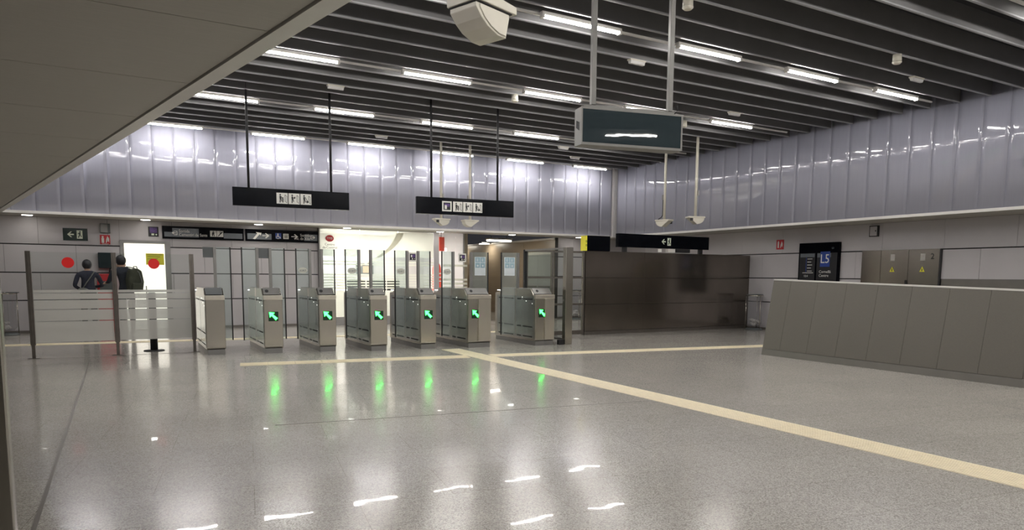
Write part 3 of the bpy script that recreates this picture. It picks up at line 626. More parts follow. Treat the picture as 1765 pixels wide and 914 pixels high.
for q in ((-0.72, -0.12, 0.05, 0.265), (-0.90, -0.722, 0.05, 0.165), (0.46, 0.91, 0.045, 0.18)): MB().box(q[0], q[1], -0.033, -0.0305, q[2], q[3]).build('grey_field', 'printgrey', l1)
text('Sortida\nCementiri de Sants', 0.105, 'printwhite', l1, (-0.575, -0.0335, 0.15), align='LEFT', sx=0.80, line=0.85)
def exitmark(parent, cx, cz, s, y, flip):
    b = MB(); f = -1 if flip else 1
    for p in ([(-0.2, 0.5), (0.5, 0.5), (0.5, 0.36), (-0.2, 0.36)], [(0.36, 0.36), (0.5, 0.36), (0.5, -0.36), (0.36, -0.36)], [(-0.2, -0.36), (0.5, -0.36), (0.5, -0.5), (-0.2, -0.5)], [(-0.75, 0), (-0.3, 0.4), (-0.3, 0.08), (0.2, 0.08), (0.2, -0.08), (-0.3, -0.08), (-0.3, -0.4)]):
        b.prism([(cx + f * q[0] * s, cz + q[1] * s) for q in p], y - 0.003, y, 'y')
    b.build('exit_mark', 'printwhite', parent)
exitmark(l1, -0.66, 0.145, 0.10, -0.0335, False)
def pict(parent, cx, cz, s, y, kind, mat='printwhite'):
    p = MB().box(cx - s / 2, cx + s / 2, y - 0.003, y, cz - s / 2, cz + s / 2).build('pictogram', mat, parent)
    y2 = y - 0.0035; b = MB(); q = lambda l: b.prism([(cx + u * s, cz + v * s) for u, v in l], y2 - 0.003, y2, 'y')
    if kind == 'stairs':
        q([(-.2, -.4), (-.08, -.4), (0, -.05), (.08, -.4), (.2, -.4), (.08, .15), (.14, .0), (.2, .05), (.08, .28), (-.1, .28), (-.2, .05)]); b.disc((cx, cz + .38 * s), .08 * s, .08 * s, y2 - .003, y2, 10)
    elif kind == 'escalator':
        q([(-.4, -.4), (-.25, -.4), (.4, .25), (.4, .4), (.3, .4)]); q([(-.05, .0), (.08, .12), (.08, .3), (-.02, .28)]); b.disc((cx + .03 * s, cz + .38 * s), .07 * s, .07 * s, y2 - .003, y2, 10)
    elif kind == 'lift':
        q([(-.3, -.35), (.3, -.35), (.3, -.3), (-.3, -.3)]); q([(-.3, -.1), (.3, -.1), (.3, -.05), (-.3, -.05)]); q([(-.3, .15), (.3, .15), (.3, .2), (-.3, .2)])
        for u in (-.15, .15): b.disc((cx + u * s, cz + .33 * s), .06 * s, .06 * s, y2 - .003, y2, 10); q([(u - .06, -.25), (u + .06, -.25), (u + .06, .1), (u - .06, .1)])
    elif kind == 'cam':
        q([(-.36, -.36), (.36, -.36), (.36, .36), (-.36, .36)])
    else:
        b.disc((cx - .17 * s, cz + .32 * s), .075 * s, .075 * s, y2 - .003, y2, 12)
        q([(-.24, .22), (-.10, .22), (-.06, -.05), (-.24, -.05)]); q([(-.22, -.05), (-.12, -.05), (-.16, -.40), (-.24, -.40)]); q([(-.12, -.05), (-.05, -.05), (-.02, -.28), (-.09, -.30)])
        q([(.24, -.30), (.28, -.30), (.28, .34), (.24, .34)]); q([(.28, .34), (.40, .22), (.40, .18), (.28, .30)]); q([(.40, -.42), (.43, -.42), (.43, .22), (.40, .22)]); q([(.28, -.30), (.40, -.42), (.40, -.38), (.28, -.26)])
        if kind == 'child': b.disc((cx + .06 * s, cz + .05 * s), .06 * s, .06 * s, y2 - .003, y2, 10); q([(.0, -.02), (.12, -.02), (.10, -.38), (.02, -.38)]); q([(-.10, .15), (-.06, .18), (.04, -.03), (.0, -.06)])
        if kind == 'bag': q([(-.02, .0), (.10, .02), (.12, .20), (-.0, .18)]); q([(-.10, .12), (.0, .12), (.0, .06), (-.10, .06)])
        if kind == 'case': q([(-.10, .20), (-.06, .22), (.14, -.12), (.10, -.15)]); q([(.0, -.20), (.14, -.10), (.24, -.24), (.10, -.36)])
    o = b.build('figure', 'printblack', p)
    if kind == 'cam': MB().prism([(cx - .25 * s, cz - .05 * s), (cx + .28 * s, cz - .05 * s), (cx + .28 * s, cz + .26 * s), (cx - .25 * s, cz + .26 * s)], y2 - .006, y2 - .0035, 'y').build('purple_patch', 'purple', p); MB().box(cx - .25 * s, cx - .02 * s, y2 - .009, y2 - .0065, cz - .28 * s, cz + .1 * s).build('white_patch', 'printwhite', p)
pict(l1, 0.215, 0.155, 0.15, -0.0335, 'stairs'); pict(l1, 0.375, 0.155, 0.15, -0.0335, 'escalator')
l2 = empty('direction_sign', (3.84, YW - 0.03, 2.245), label='long black exit sign for Av. de Xile on the back wall', cat='sign')
MB().box(-0.945, 0.945, -0.03, 0.029, 0, 0.31).build('case', 'blacksign', l2)
for q in ((-0.90, -0.30, 0.05, 0.20), (0.55, 0.90, 0.05, 0.22)): MB().box(q[0], q[1], -0.033, -0.0305, q[2], q[3]).build('grey_field', 'printgrey', l2)
MB().prism([(-0.77, 0.06), (-0.71, 0.05), (-0.60, 0.18), (-0.57, 0.15), (-0.55, 0.22), (-0.69, 0.235), (-0.655, 0.2)], -0.0365, -0.0335, 'y').build('stair_mark', 'printwhite', l2)
for cx in (-0.44, 0.30): MB().prism([(cx - 0.09, 0.16), (cx + 0.03, 0.16), (cx - 0.02, 0.20), (cx + 0.0, 0.22), (cx + 0.09, 0.15), (cx + 0.0, 0.08), (cx - 0.02, 0.10), (cx + 0.03, 0.14), (cx - 0.09, 0.14)], -0.0365, -0.0335, 'y').build('arrow_mark', 'printwhite', l2)
MB().box(-0.20, -0.05, -0.033, -0.0305, 0.08, 0.23).build('blue_field', 'blue', l2)
b = MB(); b.disc((-0.135, 0.205), 0.016, 0.016, -0.0365, -0.0335, 10).prism([(-0.15, 0.19), (-0.12, 0.19), (-0.12, 0.14), (-0.08, 0.14), (-0.06, 0.09), (-0.075, 0.085), (-0.095, 0.125), (-0.15, 0.125)], -0.0365, -0.0335, 'y')
for k in range(10):
    a0, a1 = math.pi * (0.75 + k * 0.11), math.pi * (0.75 + (k + 1) * 0.11)
    b.prism([(-0.135 + r * math.cos(t), 0.125 + r * math.sin(t)) for r, t in ((0.05, a0), (0.05, a1), (0.038, a1), (0.038, a0))], -0.0365, -0.0335, 'y')
b.build('wheelchair_mark', 'printwhite', l2)
pict(l2, 0.07, 0.15, 0.14, -0.0335, 'lift')
text('Sortida\nAv. de Xile', 0.105, 'printwhite', l2, (0.70, -0.0335, 0.145), align='RIGHT', sx=0.85, line=0.85); exitmark(l2, 0.765, 0.145, 0.10, -0.0335, True)
# ticket machine under the signs
tv = onback('ticket_machine', -0.30, 0, label='red ticket machine with dark screen behind the glass barrier', cat='machine')
MB().box(-0.16, 0.24, -0.34, -0.012, 0.0, 1.37).build('body', 'red', tv, bevel=0.01)
MB().box(-0.12, 0.24, -0.16, -0.012, 1.50, 1.87).build('screen', 'darkglass', tv, bevel=0.01)
MB().tube([(0.10, -0.10, 1.37), (0.12, -0.10, 1.52)], 0.02, 8).build('screen_arm', 'seal', tv)
MB().box(-0.11, 0.18, -0.346, -0.341, 0.95, 1.20).build('panel', 'grille', tv)
# ---------------------------------------------------------------- hanging signs
def hang(loc, rz, L, rods, plates, label):
    g = empty('hanging_sign', loc, rz, label=label, cat='sign')
    MB().box(-L / 2, L / 2, -0.04, 0.04, 0, 0.333).build('panel', 'blacksign', g, bevel=0.004)
    for x in rods: MB().tube([(x, 0, 0.333), (x, 0, ZT - 0.001 - loc[2])], 0.022, 10).build('rod', 'seal', g)
    for x, k in plates: pict(g, x, 0.165, 0.20, -0.0405, k)
hang((2.913, 13.65, 2.643), -0.095, 2.108, (-0.77, 0.72), ((-0.19, 'child'), (0.025, 'bag'), (0.24, 'case')), 'black hanging sign with three white pictograms above the left gates')
hang((6.22, 12.99, 2.614), -0.105, 2.09, (-0.73, 0.69), ((-0.42, 'cam'), (-0.19, 'child'), (0.025, 'bag'), (0.24, 'case')), 'black hanging sign with four pictograms above the middle gates')
# ---------------------------------------------------------------- hung display
dp = empty('hung_display', (5.145, 6.37, 2.857), -0.207, label='grey framed dark display hanging from two square poles', cat='display')
hw = 0.634
MB().box(-hw, hw, 0.012, 0.20, 0.0, 0.41).build('case', 'greypaint', dp, bevel=0.004)
MB().box(-hw, hw, 0.0, 0.012, 0.0, 0.028).box(-hw, hw, 0.0, 0.012, 0.388, 0.41).box(-hw, -hw + 0.014, 0.0, 0.012, 0.028, 0.388).box(hw - 0.02, hw, 0.0, 0.012, 0.028, 0.388).build('bezel', 'greypaint', dp)
MB().box(-hw + 0.014, hw - 0.02, 0.004, 0.0115, 0.028, 0.388).build('screen', 'darkglass', dp)
for k in range(6): MB().box(-hw - 0.003, -hw + 0.001, 0.06 + k * 0.016, 0.068 + k * 0.016, 0.16 + 0.008 * k, 0.25 + 0.006 * k).build('vent', 'seal', dp)
MB().box(-0.56, 0.58, 0.085, 0.115, 0.41, 0.455).build('hanger_bar', 'greypaint', dp)
for x in (-0.46, 0.51): MB().box(x - 0.028, x + 0.028, 0.07, 0.13, 0.455, ZT - 0.001 - 2.857).build('pole', 'greypaint', dp, bevel=0.005)
MB().tube([(0.56, 0.08, 0.80 - 0.30), (0.60, 0.07, 0.53), (0.60, 0.07, 0.47), (0.575, 0.08, 0.44), (0.56, 0.09, 0.415)], 0.007, 6).build('cable', 'seal', dp)
# ---------------------------------------------------------------- cream loudspeaker housing near the top edge
sp = empty('loudspeaker', (2.80, 5.6, 0.022), label='cream faceted loudspeaker housing at the top edge of the view', cat='loudspeaker')
U = Vector((0.9397, 0.3420, 0)); Eo = Vector((0.3420, -0.9397, 0))
def spk(pr, e0, e1, mat, name):
    b = MB(); n = len(pr)
    vs = [tuple(U * u + Eo * e0 + Vector((0, 0, z))) for u, z in pr] + [tuple(U * u + Eo * e1 + Vector((0, 0, z))) for u, z in pr]
    fs = [tuple(range(n - 1, -1, -1)), tuple(range(n, 2 * n))] + [(i, (i + 1) % n, n + (i + 1) % n, n + i) for i in range(n)]
    return b.add(vs, fs).build(name, mat, sp, bevel=0.006)
spk([(-0.03, 3.722), (-0.03, 3.685), (0.04, 3.61), (0.12, 3.555), (0.25, 3.508), (0.36, 3.505), (0.405, 3.69), (0.405, 3.722)], -0.32, 0.0, 'cream', 'shell')
spk([(0.01, 3.715), (0.01, 3.685), (0.08, 3.61), (0.155, 3.562), (0.26, 3.525), (0.345, 3.522), (0.385, 3.69), (0.385, 3.715)], 0.0, 0.012, 'cream', 'end_cap')
spk([(-0.04, 3.723), (0.43, 3.723), (0.43, 3.733), (-0.04, 3.733)], -0.33, 0.015, 'seal', 'gasket')
spk([(-0.05, 3.734), (0.475, 3.734), (0.475, 3.80), (-0.05, 3.84)], -0.34, 0.03, 'cream', 'lid')
MB().tube([tuple(U * 0.2 + Eo * -0.15 + Vector((0, 0, 3.82))), tuple(U * 0.2 + Eo * -0.15 + Vector((0, 0, ZT - 0.024)))], 0.03, 12).build('stem', 'alu', sp)
# ---------------------------------------------------------------- sensors on poles
def sensor(loc, rz, label, cable):
    loc = (loc[0], 17.567 - SP * round((17.567 - loc[1]) / SP), loc[2])
    g = empty('pole_sensor', loc, rz, label=label, cat='sensor', group='cream sensors on ceiling poles')
    MB().tube([(0, 0, 0.0), (0, 0, ZC - loc[2])], 0.033, 12).build('pole', 'cream', g)
    n = 8; pr = [(-0.20, 0.0), (0.20, 0.0)] + [(0.20 * math.cos(math.pi * k / 12) if k < 7 else -0.20 * (k - 7) / 5, -0.145 * math.sin(math.pi * k / 12) ** 0.9 if k < 7 else -0.14 * (12 - k) / 5) for k in range(1, 12)]
    MB().box(-0.21, 0.21, -0.11, 0.11, -0.035, 0.0).build('top_plate', 'cream', g, bevel=0.004)
    MB().prism([(p[0] * 0.95, p[1] - 0.036) for p in pr], -0.10, 0.10, 'y').build('housing', 'cream', g, bevel=0.003)
    MB().box(-0.175, -0.10, -0.104, -0.1005, -0.105, -0.04).build('lens', 'seal', g)
    MB().box(0.034, 0.07, -0.03, 0.03, 0.50, 0.62).build('junction_box', 'alu', g)
    if cable: MB().tube([(0.05, 0, 0.50), (0.05, 0, 0.12), (0.09, 0, 0.06), (0.16, 0, 0.03), (0.19, 0, 0.0)], 0.012, 6).build('cable', 'seal', g)
sensor((7.19, 16.7, 2.83), 0.0, 'cream pole sensor under the right hanging sign, left of two', False)
sensor((8.0, 16.7, 2.83), math.pi, 'cream pole sensor under the right hanging sign, right of two', False)
sensor((12.15, 13.77, 2.85), math.pi / 2 + 0.25, 'cream pole sensor with loose black cable beside the lilac right wall', True)
sensor((12.15, 12.75, 2.85), math.pi / 2 - 1.9, 'cream pole sensor nearest the right wall, without a loose cable', False)
# ---------------------------------------------------------------- bins with clear bags
def bin_(loc, label):
    g = empty('bag_bin', loc, label=label, cat='bin', group='clear bag bins along the walls')
    r = 0.22; n = 20
    ring = lambda z, rr: [(rr * math.cos(2 * math.pi * k / n), rr * math.sin(2 * math.pi * k / n), z) for k in range(n + 1)]
    MB().tube(ring(0.92, r), 0.014, 6, cap=False).build('top_ring', 'steel', g)
    MB().tube([(0, 0, 0), (0, 0, 0.02), (0, 0, 0.05)], [0.23, 0.23, 0.19], 20).build('base', 'grille', g)
    for a in (0.4, 2.5, 4.6): MB().tube([(r * math.cos(a), r * math.sin(a), 0.03), (r * math.cos(a), r * math.sin(a), 0.92)], 0.010, 6).build('upright', 'steel', g)
    MB().box(-0.26, -0.02, -0.06, 0.06, 0.935, 0.955).box(0.02, 0.26, -0.06, 0.06, 0.935, 0.955).build('lid', 'grille', g)
    b = MB(); rs = [(0.90, 0.21), (0.75, 0.19), (0.5, 0.175), (0.3, 0.185), (0.17, 0.19), (0.11, 0.14), (0.10, 0.0)]
    vs = []; fs = []
    for j, (z, rr) in enumerate(rs):
        for k in range(24): q = rr * (1 + 0.06 * math.sin(k * 5 + j) * (1 if 0 < j < 6 else 0)); vs.append((q * math.cos(2 * math.pi * k / 24), q * math.sin(2 * math.pi * k / 24), z))
    for j in range(len(rs) - 1):
        for k in range(24): fs.append((j * 24 + k, j * 24 + (k + 1) % 24, (j + 1) * 24 + (k + 1) % 24, (j + 1) * 24 + k))
    b.add(vs, fs, 0, True).build('clear_bag', 'bag', g)
    b = MB()
    for k in range(7): b.ell((random.uniform(-.09, .09), random.uniform(-.09, .09), 0.15 + 0.02 * k), (0.07, 0.06, 0.04), 8, 6)
    b.build('rubbish', 'rubbish', g)
bin_((-2.22, 18.85, 0), 'wire bin with clear bag and litter at the far left edge')
bin_((14.85, 13.08, 0), 'wire bin with clear bag between bronze partition and parapet')
bin_((12.95, 18.75, 0), 'wire bin with clear bag seen through the glazed screen')
# ---------------------------------------------------------------- control room
cr = structure(empty('window_1', (0, 19.2, 0)))
js = [4.79, 5.908, 7.029, 8.13]
for a, b in zip(js, js[1:]):
    p = MB().box(a + 0.004, b - 0.004, -0.006, 0.006, 0.225, 2.645).build('glass_pane', 'glass', cr)
    MB().box(a + 0.004, b - 0.004, 0.0065, 0.009, 1.90, 2.645).build('white_film', 'film', p)
    MB().box(a + 0.004, b - 0.004, 0.0065, 0.009, 0.225, 0.95).build('white_film', 'film', p)
    for z in (1.0, 1.075, 1.15, 1.225, 1.30, 1.375, 1.66, 1.74): MB().box(a + 0.004, b - 0.004, 0.0065, 0.009, z, z + 0.042).build('film_stripe', 'stripe', p)
MB().box(4.76, 8.13, -0.03, 0.03, 0.0, 0.22).build('sill', 'greytrim', cr)
MB().box(4.76, 8.30, -0.03, 0.12, 2.646, 2.72).build('header', 'greytrim', cr)
MB().box(4.755, 4.785, -0.05, 0.12, 0.0, 2.645).build('frame', 'alu', cr)
MB().box(8.134, 8.30, -0.02, 0.02, 0.0, 2.645).build('frame', 'white', cr)
w2 = structure(empty('window_2', (0, 19.2, 0)))
for a, b in ((8.44, 8.84), (8.848, 9.24)):
    p = MB().box(a, b, -0.006, 0.006, 0.0, 2.645).build('glass_pane', 'glass', w2)
    for z in (1.0, 1.12, 1.24, 1.66): MB().box(a, b, 0.0065, 0.009, z, z + 0.06).build('film_stripe', 'stripe', p)
lg = empty('oval_logo', (5.06, 19.194, 2.38), label='dark red oval TMB logo above the words Centre de Control', cat='logo')
MB().disc((0, 0), 0.125, 0.098, -0.006, -0.0005, 28).build('rim', 'printwhite', lg); MB().disc((0, 0), 0.112, 0.086, -0.009, -0.0065, 28).build('oval', 'red', lg)
text('TMB', 0.085, 'printwhite', lg, (0, -0.0095, 0))
text('Centre', 0.095, 'printblack', lg, (0, -0.002, -0.165)); text('de', 0.095, 'printblack', lg, (-0.155, -0.002, -0.25)); text('Control', 0.095, 'printblack', lg, (0.055, -0.002, -0.25))
# grey swoosh across the control room glass
sw = MB(); pts = []
for k in range(13):
    t = k / 12; pts.append((7.0 - 1.6 * t + 0.25 * math.sin(math.pi * t), 2.60 - 1.15 * t ** 0.8))
for (p, q), k in zip(zip(pts, pts[1:]), range(12)):
    wa, wb_ = 0.22 * (1 - k / 14), 0.22 * (1 - (k + 1) / 14)
    sw.prism([p, (p[0] + wa, p[1]), (q[0] + wb_, q[1]), q], -0.0085, -0.0065, 'y')
sw.build('grey_swoosh', 'stripe', cr)
# room behind the glass
MB().box(4.79, 9.20, 19.30, 22.6, -0.003, 0.001).build('trim_8', 'soffit'); structure(bpy.data.objects['trim_8'])
structure(MB().box(4.6, 9.3, 22.6, 22.7, 0, 2.9).build('wall_control_rear', 'white'))
structure(MB().box(4.6, 4.75, 19.5, 22.6, 0, 2.9).build('wall_control_left', 'white'))
structure(MB().box(9.20, 9.248, 19.42, 22.6, 0, 2.72).build('wall_control_right', 'white'))
structure(MB().box(4.6, 9.3, 19.33, 22.7, 2.72, 2.8).build('ceiling_control', 'white'))
t = empty('ceiling_panel_light', (6.4, 20.9, 2.72), label='large lit ceiling panel inside the control room', cat='ceiling light')
MB().box(-1.35, 1.35, -1.2, 1.2, -0.03, -0.001).build('frame', 'trim', t); MB().box(-1.3, 1.3, -1.15, 1.15, -0.034, -0.0305).build('diffuser', 'boothlight', t)
dk = empty('control_desk', (6.75, 20.6, 0), label='dark control desk behind the striped glass', cat='desk')
MB().box(-0.85, 0.85, -0.4, 0.4, 0.68, 0.74).build('worktop', 'grille', dk)
for x in (-0.82, 0.77): MB().box(x, x + 0.05, -0.38, 0.38, 0, 0.68).build('side', 'grille', dk)
MB().box(-0.77, 0.77, -0.38, -0.34, 0.1, 0.68).build('front_panel', 'grille', dk)
for x, w_ in ((-0.55, 0.56), (0.08, 0.60), (0.62, 0.40)):
    mo = empty('monitor', (6.75 + x, 20.6, 0.741), label='dark desk monitor, %s on the control desk' % {-0.55: 'leftmost', 0.08: 'middle one', 0.62: 'rightmost'}[x], cat='monitor', group='monitors on the control desk')
    MB().box(-0.1, 0.1, -0.08, 0.08, 0, 0.015).build('stand', 'seal', mo); MB().box(-0.02, 0.02, -0.01, 0.02, 0.015, 0.3).build('neck', 'seal', mo); MB().box(-w_ / 2, w_ / 2, -0.035, -0.011, 0.16, 0.52).build('screen', 'seal', mo)
wm = empty('wall_screen', (7.10, 22.59, 1.42), label='dark wall screen at the back of the control room', cat='screen')
MB().box(-0.28, 0.28, -0.06, 0.0, 0, 0.36).build('case', 'grille', wm); MB().box(-0.08, 0.12, -0.064, -0.0605, 0.04, 0.26).build('picture', 'brown', wm)
rs = empty('red_banner', (8.56, 19.6, 2.13), label='orange red vertical sign right of the control room', cat='sign')
MB().box(-0.085, 0.085, -0.04, 0.04, 0, 0.42).build('panel', 'orange', rs); MB().tube([(0, 0, 0.42), (0, 0, 0.59)], 0.012, 8).build('hanger', 'alu', rs)
MB().box(0.09, 0.16, -0.03, 0.03, 0.0, 0.09).build('lamp', 'led', rs)
ro = empty('red_totem', (8.66, 20.2, 0), label='orange red rounded totem behind the end glass', cat='totem')
MB().prism([(-0.13, 0.0), (0.13, 0.0), (0.13, 1.55)] + [(0.13 * math.cos(math.pi * k / 10), 1.55 + 0.25 * math.sin(math.pi * k / 10)) for k in range(1, 10)] + [(-0.13, 1.55)], -0.05, 0.05, 'y').build('body', 'orange', ro, bevel=0.006)
for z in (1.2, 1.32, 1.44): MB().box(-0.131, 0.131, -0.054, -0.0505, z, z + 0.03).build('white_band', 'printwhite', ro)
# ---------------------------------------------------------------- corridor beyond
cw = structure(MB().box(12.62, 12.8, YW + 0.2, 30, 0, 2.6).build('wall_corridor', 'brown'))
for k in range(5): MB().box(12.605, 12.619, 21.6 + k * 1.6, 23.19 + k * 1.6, 0.05, 2.55).build('panel', 'brown', cw)
structure(MB().box(12.56, 12.8, YW + 0.2, 30, 2.6, 2.66).build('trim_9', 'trim'))
structure(MB().box(4.6, 12.8, 30, 30.2, 0, 3.6).build('wall_corridor_end', 'brown'))
structure(MB().box(9.25, 9.35, 19.4, 30, 0, 3.6).build('wall_corridor_left', 'brown'))
structure(MB().box(4.6, 13.0, YW + 0.05, 30.2, 3.6, 3.7).build('ceiling_corridor', 'void'))
dd = structure(empty('door_2', (12.60, 20.5, 0), -math.pi / 2))
MB().box(-0.95, 0.95, -0.03, 0.0, 0.0, 2.22).build('door_frame', 'trim', dd)
for a, b in ((-0.87, -0.005), (0.005, 0.87)):
    l = MB().box(a, b, -0.045, -0.0305, 0.02, 2.12).build('door_leaf', 'greydoor', dd)
    MB().box(a + 0.06, b - 0.06, -0.075, -0.055, 1.02, 1.06).build('push_bar', 'alu', l)
for i, (y, lab) in enumerate(((24.0, 'nearer'), (26.4, 'farther'))):
    t = empty('downlight', (12.25, y, 2.62), label='corridor wall washer lamp, the %s of two' % lab, cat='downlight', group='corridor wall washers')
    MB().box(-0.10, 0.36, -0.04, 0.04, 0.0, 0.05).build('arm', 'alu', t); MB().box(-0.09, 0.12, -0.2, 0.2, -0.02, -0.001).build('lens', 'corrlight', t)
t = empty('corridor_lamp', (11.3, 21.0, 2.60), label='bright corridor ceiling lamp above the glazed screen', cat='ceiling light')
MB().box(-0.45, 0.45, -0.12, 0.12, 0.0, 0.06).build('housing', 'trim', t); MB().box(-0.42, 0.42, -0.10, 0.10, -0.04, -0.001).build('diffuser', 'corrlight', t)
for x in (-0.3, 0.3): MB().tube([(x, 0, 0.06), (x, 0, 1.0)], 0.012, 8).build('hanger', 'alu', t)
# ---------------------------------------------------------------- steel column end at the left edge
lc = empty('steel_column', (-0.47, 3.6, 0), label='brushed steel column end at the left edge of the view', cat='column')
MB().box(-0.36, 0.03, -0.04, 0.04, 0.10, 1.38).build('panel', 'steel', lc, bevel=0.008)
MB().box(-0.34, 0.01, -0.03, 0.03, 0.0, 0.10).build('foot', 'alu', lc)
MB().tube([(-0.05, -0.04, 0.42), (-0.05, -0.055, 0.42)], 0.03, 16).build('bolt', 'trim', lc)
# ---------------------------------------------------------------- two people behind the barrier
def person(name, label, loc, rz, H, top, bottom, arms, lean=0.0, headturn=0.0):
    k = H / 1.70
    P = {}; E = []; R = {}
    def v(n, p, r, par=None):
        P[n] = Vector(p); R[n] = r
        if par: E.append((par, n))
    v('pelvis', (0, 0, .96), (.155, .11)); v('belly', (lean * .3, .01, 1.10), (.145, .105), 'pelvis'); v('chest', (lean * .7, .0, 1.28), (.165, .115), 'belly')
    v('yoke', (lean, -.01, 1.40), (.13, .09), 'chest'); v('neck', (lean * 1.1, .01, 1.475), (.055, .055), 'yoke'); v('jaw', (lean * 1.2, .035, 1.55), (.066, .078), 'neck'); v('skull', (lean * 1.3, .02, 1.625), (.072, .088), 'jaw'); v('crown', (lean * 1.3, .015, 1.665), (.045, .055), 'skull')
    for s, n in ((-1, 'l'), (1, 'r')):
        v('hip' + n, (s * .09, 0, .88), (.095, .10), 'pelvis'); v('knee' + n, (s * .10, .015, .49), (.06, .062), 'hip' + n); v('calf' + n, (s * .10, -.015, .33), (.055, .06), 'knee' + n); v('ankle' + n, (s * .10, 0, .09), (.038, .04), 'calf' + n)
        v('toe' + n, (s * .115, .15, .035), (.04, .032), 'ankle' + n)
        A = arms[0 if s < 0 else 1]
        v('sh' + n, (s * .185 + lean, -.005, 1.385), (.062, .062), 'yoke'); v('el' + n, (A[0][0] + lean, A[0][1], A[0][2]), (.047, .047), 'sh' + n); v('wr' + n, (A[1][0] + lean, A[1][1], A[1][2]), (.03, .028), 'el' + n)
        d = (Vector(A[1]) - Vector(A[0])).normalized(); w_ = Vector((lean, 0, 0)) + Vector(A[1])
        v('pa' + n, w_ + d * .07, (.037, .02), 'wr' + n)
        side = d.cross(Vector((0, 0, 1)) if abs(d.z) < .9 else Vector((0, 1, 0))).normalized(); nrm = d.cross(side)
        for fi, (off, ln) in enumerate(((-.03, .075), (-.010, .088), (.010, .082), (.028, .062))):
            v('f%d%s' % (fi, n), w_ + d * (.085 + ln * .55) + side * off + nrm * .008, (.0095, .0095), 'pa' + n); v('g%d%s' % (fi, n), w_ + d * (.075 + ln) + side * off + nrm * .03, (.008, .008), 'f%d%s' % (fi, n))
        v('t0' + n, w_ + d * .06 - side * .045 + nrm * .01, (.011, .011), 'pa' + n); v('t1' + n, w_ + d * .10 - side * .055 + nrm * .03, (.009, .009), 't0' + n)
    names = list(P); me = bpy.data.meshes.new('body'); me.from_pydata([P[n] * k for n in names], [(names.index(a), names.index(b)) for a, b in E], [])
    ob = bpy.data.objects.new('body', me); COL.objects.link(ob)
    ob.modifiers.new('skin', 'SKIN').use_smooth_shade = True
    for i, n in enumerate(names): me.skin_vertices[0].data[i].radius = (R[n][0] * k, R[n][1] * k); me.skin_vertices[0].data[i].use_root = n == 'pelvis'
    ss = ob.modifiers.new('sub', 'SUBSURF'); ss.levels = 2; ss.render_levels = 2
    dg = bpy.context.evaluated_depsgraph_get(); m2 = bpy.data.meshes.new_from_object(ob.evaluated_get(dg)); bpy.data.objects.remove(ob)
    m2.materials.clear()
    for mt in (top, bottom, 'skin', 'shoe'): m2.materials.append(M[mt])
    wr = [P['wrl'] * k, P['wrr'] * k]; pa = [P['pal'] * k, P['par'] * k]
    for pl in m2.polygons:
        c = pl.center; z = c.z / k; i = 0
        if z > 1.475: i = 2
        elif z < .085: i = 3
        elif z < .98 and abs(c.x / k) < .24 and min((c - q).length for q in pa) > .16: i = 1
        if min((c - q).length for q in pa) < .15 and (c - wr[0]).length > -1:
            for q, w_, e_ in ((pa[0], wr[0], P['ell'] * k), (pa[1], wr[1], P['elr'] * k)):
                if (c - w_).dot((w_ - e_).normalized()) > 0 and (c - q).length < .17: i = 2
        pl.material_index = i
    g = empty(name, loc, rz, label=label, cat='person')
    bo = bpy.data.objects.new('body', m2); COL.objects.link(bo); bo.parent = g
    hc = P['skull'] * k
    b = MB(); b.ell((hc.x, hc.y + .105 * k, hc.z - .045 * k), (.012, .02, .022), 8, 6)
    for s in (-1, 1): b.ell((hc.x + s * .082 * k, hc.y, hc.z - .03 * k), (.01, .02, .03), 8, 6)
    b.build('nose_and_ears', 'skin', g)
    b = MB()
    for s in (-1, 1): b.ell((hc.x + s * .03 * k, hc.y + .092 * k, hc.z - .015 * k), (.012, .008, .008), 8, 6)
    b.box(hc.x - .025, hc.x + .025, hc.y + .09 * k, hc.y + .10 * k, hc.z - .085 * k, hc.z - .078 * k)
    b.build('eyes_and_mouth', 'hair', g)
    hb = MB(); nu, nv = 26, 14; vs = []; fs = []
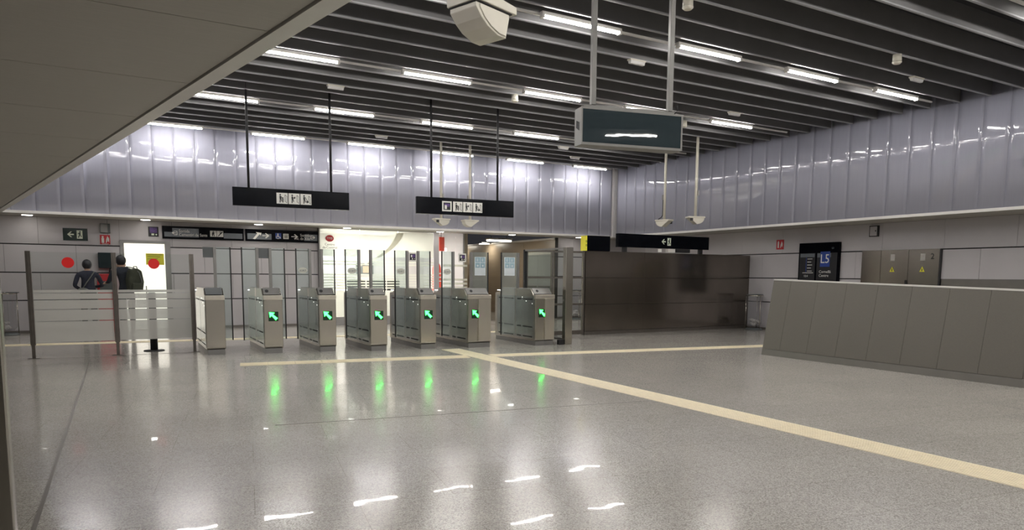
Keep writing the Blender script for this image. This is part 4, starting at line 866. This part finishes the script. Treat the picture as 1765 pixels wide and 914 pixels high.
    for j in range(nv + 1):
        th = math.pi * 0.80 * j / nv
        for i in range(nu):
            p_ = 2 * math.pi * i / nu; front = max(0, math.sin(p_)); t2 = th * (1 - 0.42 * front)
            rr = 1 + 0.03 * math.sin(7 * p_ + 3 * j) ; vs.append((hc.x + .098 * k * rr * math.sin(t2) * math.cos(p_), hc.y - .008 * k + .115 * k * rr * math.sin(t2) * math.sin(p_), hc.z - .01 * k + .118 * k * math.cos(t2)))
    for j in range(nv):
        for i in range(nu): fs.append((j * nu + i, (j + 1) * nu + i, (j + 1) * nu + (i + 1) % nu, j * nu + (i + 1) % nu))
    hb.add(vs, fs, 0, True).build('hair', 'hair', g)
    return g
p1 = person('person', 'person in a dark navy top seen from behind, facing the back wall', (-0.62, 18.25, 0), 0.15, 1.66, 'navy', 'trouser', (((-.27, -.02, 1.13), (-.12, .16, 1.03)), ((.30, .02, 1.13), (.14, .20, 1.10))))
p2 = person('person', 'person in a dark coat with a backpack, at the ticket machine', (0.12, 17.85, 0), 0.35, 1.76, 'coat', 'trouser', (((-.24, .10, 1.16), (-.20, .34, 1.14)), ((.27, .0, 1.12), (.22, .24, 1.06))), lean=-0.06)
bg = empty('shoulder_bag', (-0.62, 18.25, 0), 0.15, label='small grey bag on the navy clad person\'s lower back', cat='bag')
MB().ell((-.12, -.16, 1.0), (.11, .05, .06), 14, 8).build('pouch', 'strap', bg)
b = MB(); b.tube([(.12, -.09, 1.42), (.04, -.135, 1.30), (-.06, -.145, 1.15), (-.12, -.15, 1.05)], .012, 6); b.build('strap', 'strap', bg)
bk = empty('backpack', (0.055, 17.73, 0), 0.35, label='dark olive backpack worn by the person at the ticket machine', cat='backpack')
MB().prism([(.02, 0.98), (.30, 0.98), (.33, 1.20), (.29, 1.44), (.20, 1.50), (.05, 1.47), (.0, 1.25)], -.34, -.14, 'y').build('sack', 'olive', bk, bevel=0.03)
MB().prism([(.06, 1.0), (.26, 1.0), (.27, 1.18), (.07, 1.18)], -.39, -.342, 'y').build('front_pocket', 'olive', bk, bevel=0.015)
MB().tube([(.24, -.345, 1.05), (.27, -.36, 1.2), (.22, -.35, 1.40), (.14, -.30, 1.5), (.05, -.12, 1.53)], .012, 6).build('strap', 'strap', bk)
MB().tube([(.14, -.24, 1.495), (.16, -.24, 1.54), (.21, -.24, 1.54), (.23, -.24, 1.485)], .01, 6).build('handle', 'strap', bk)
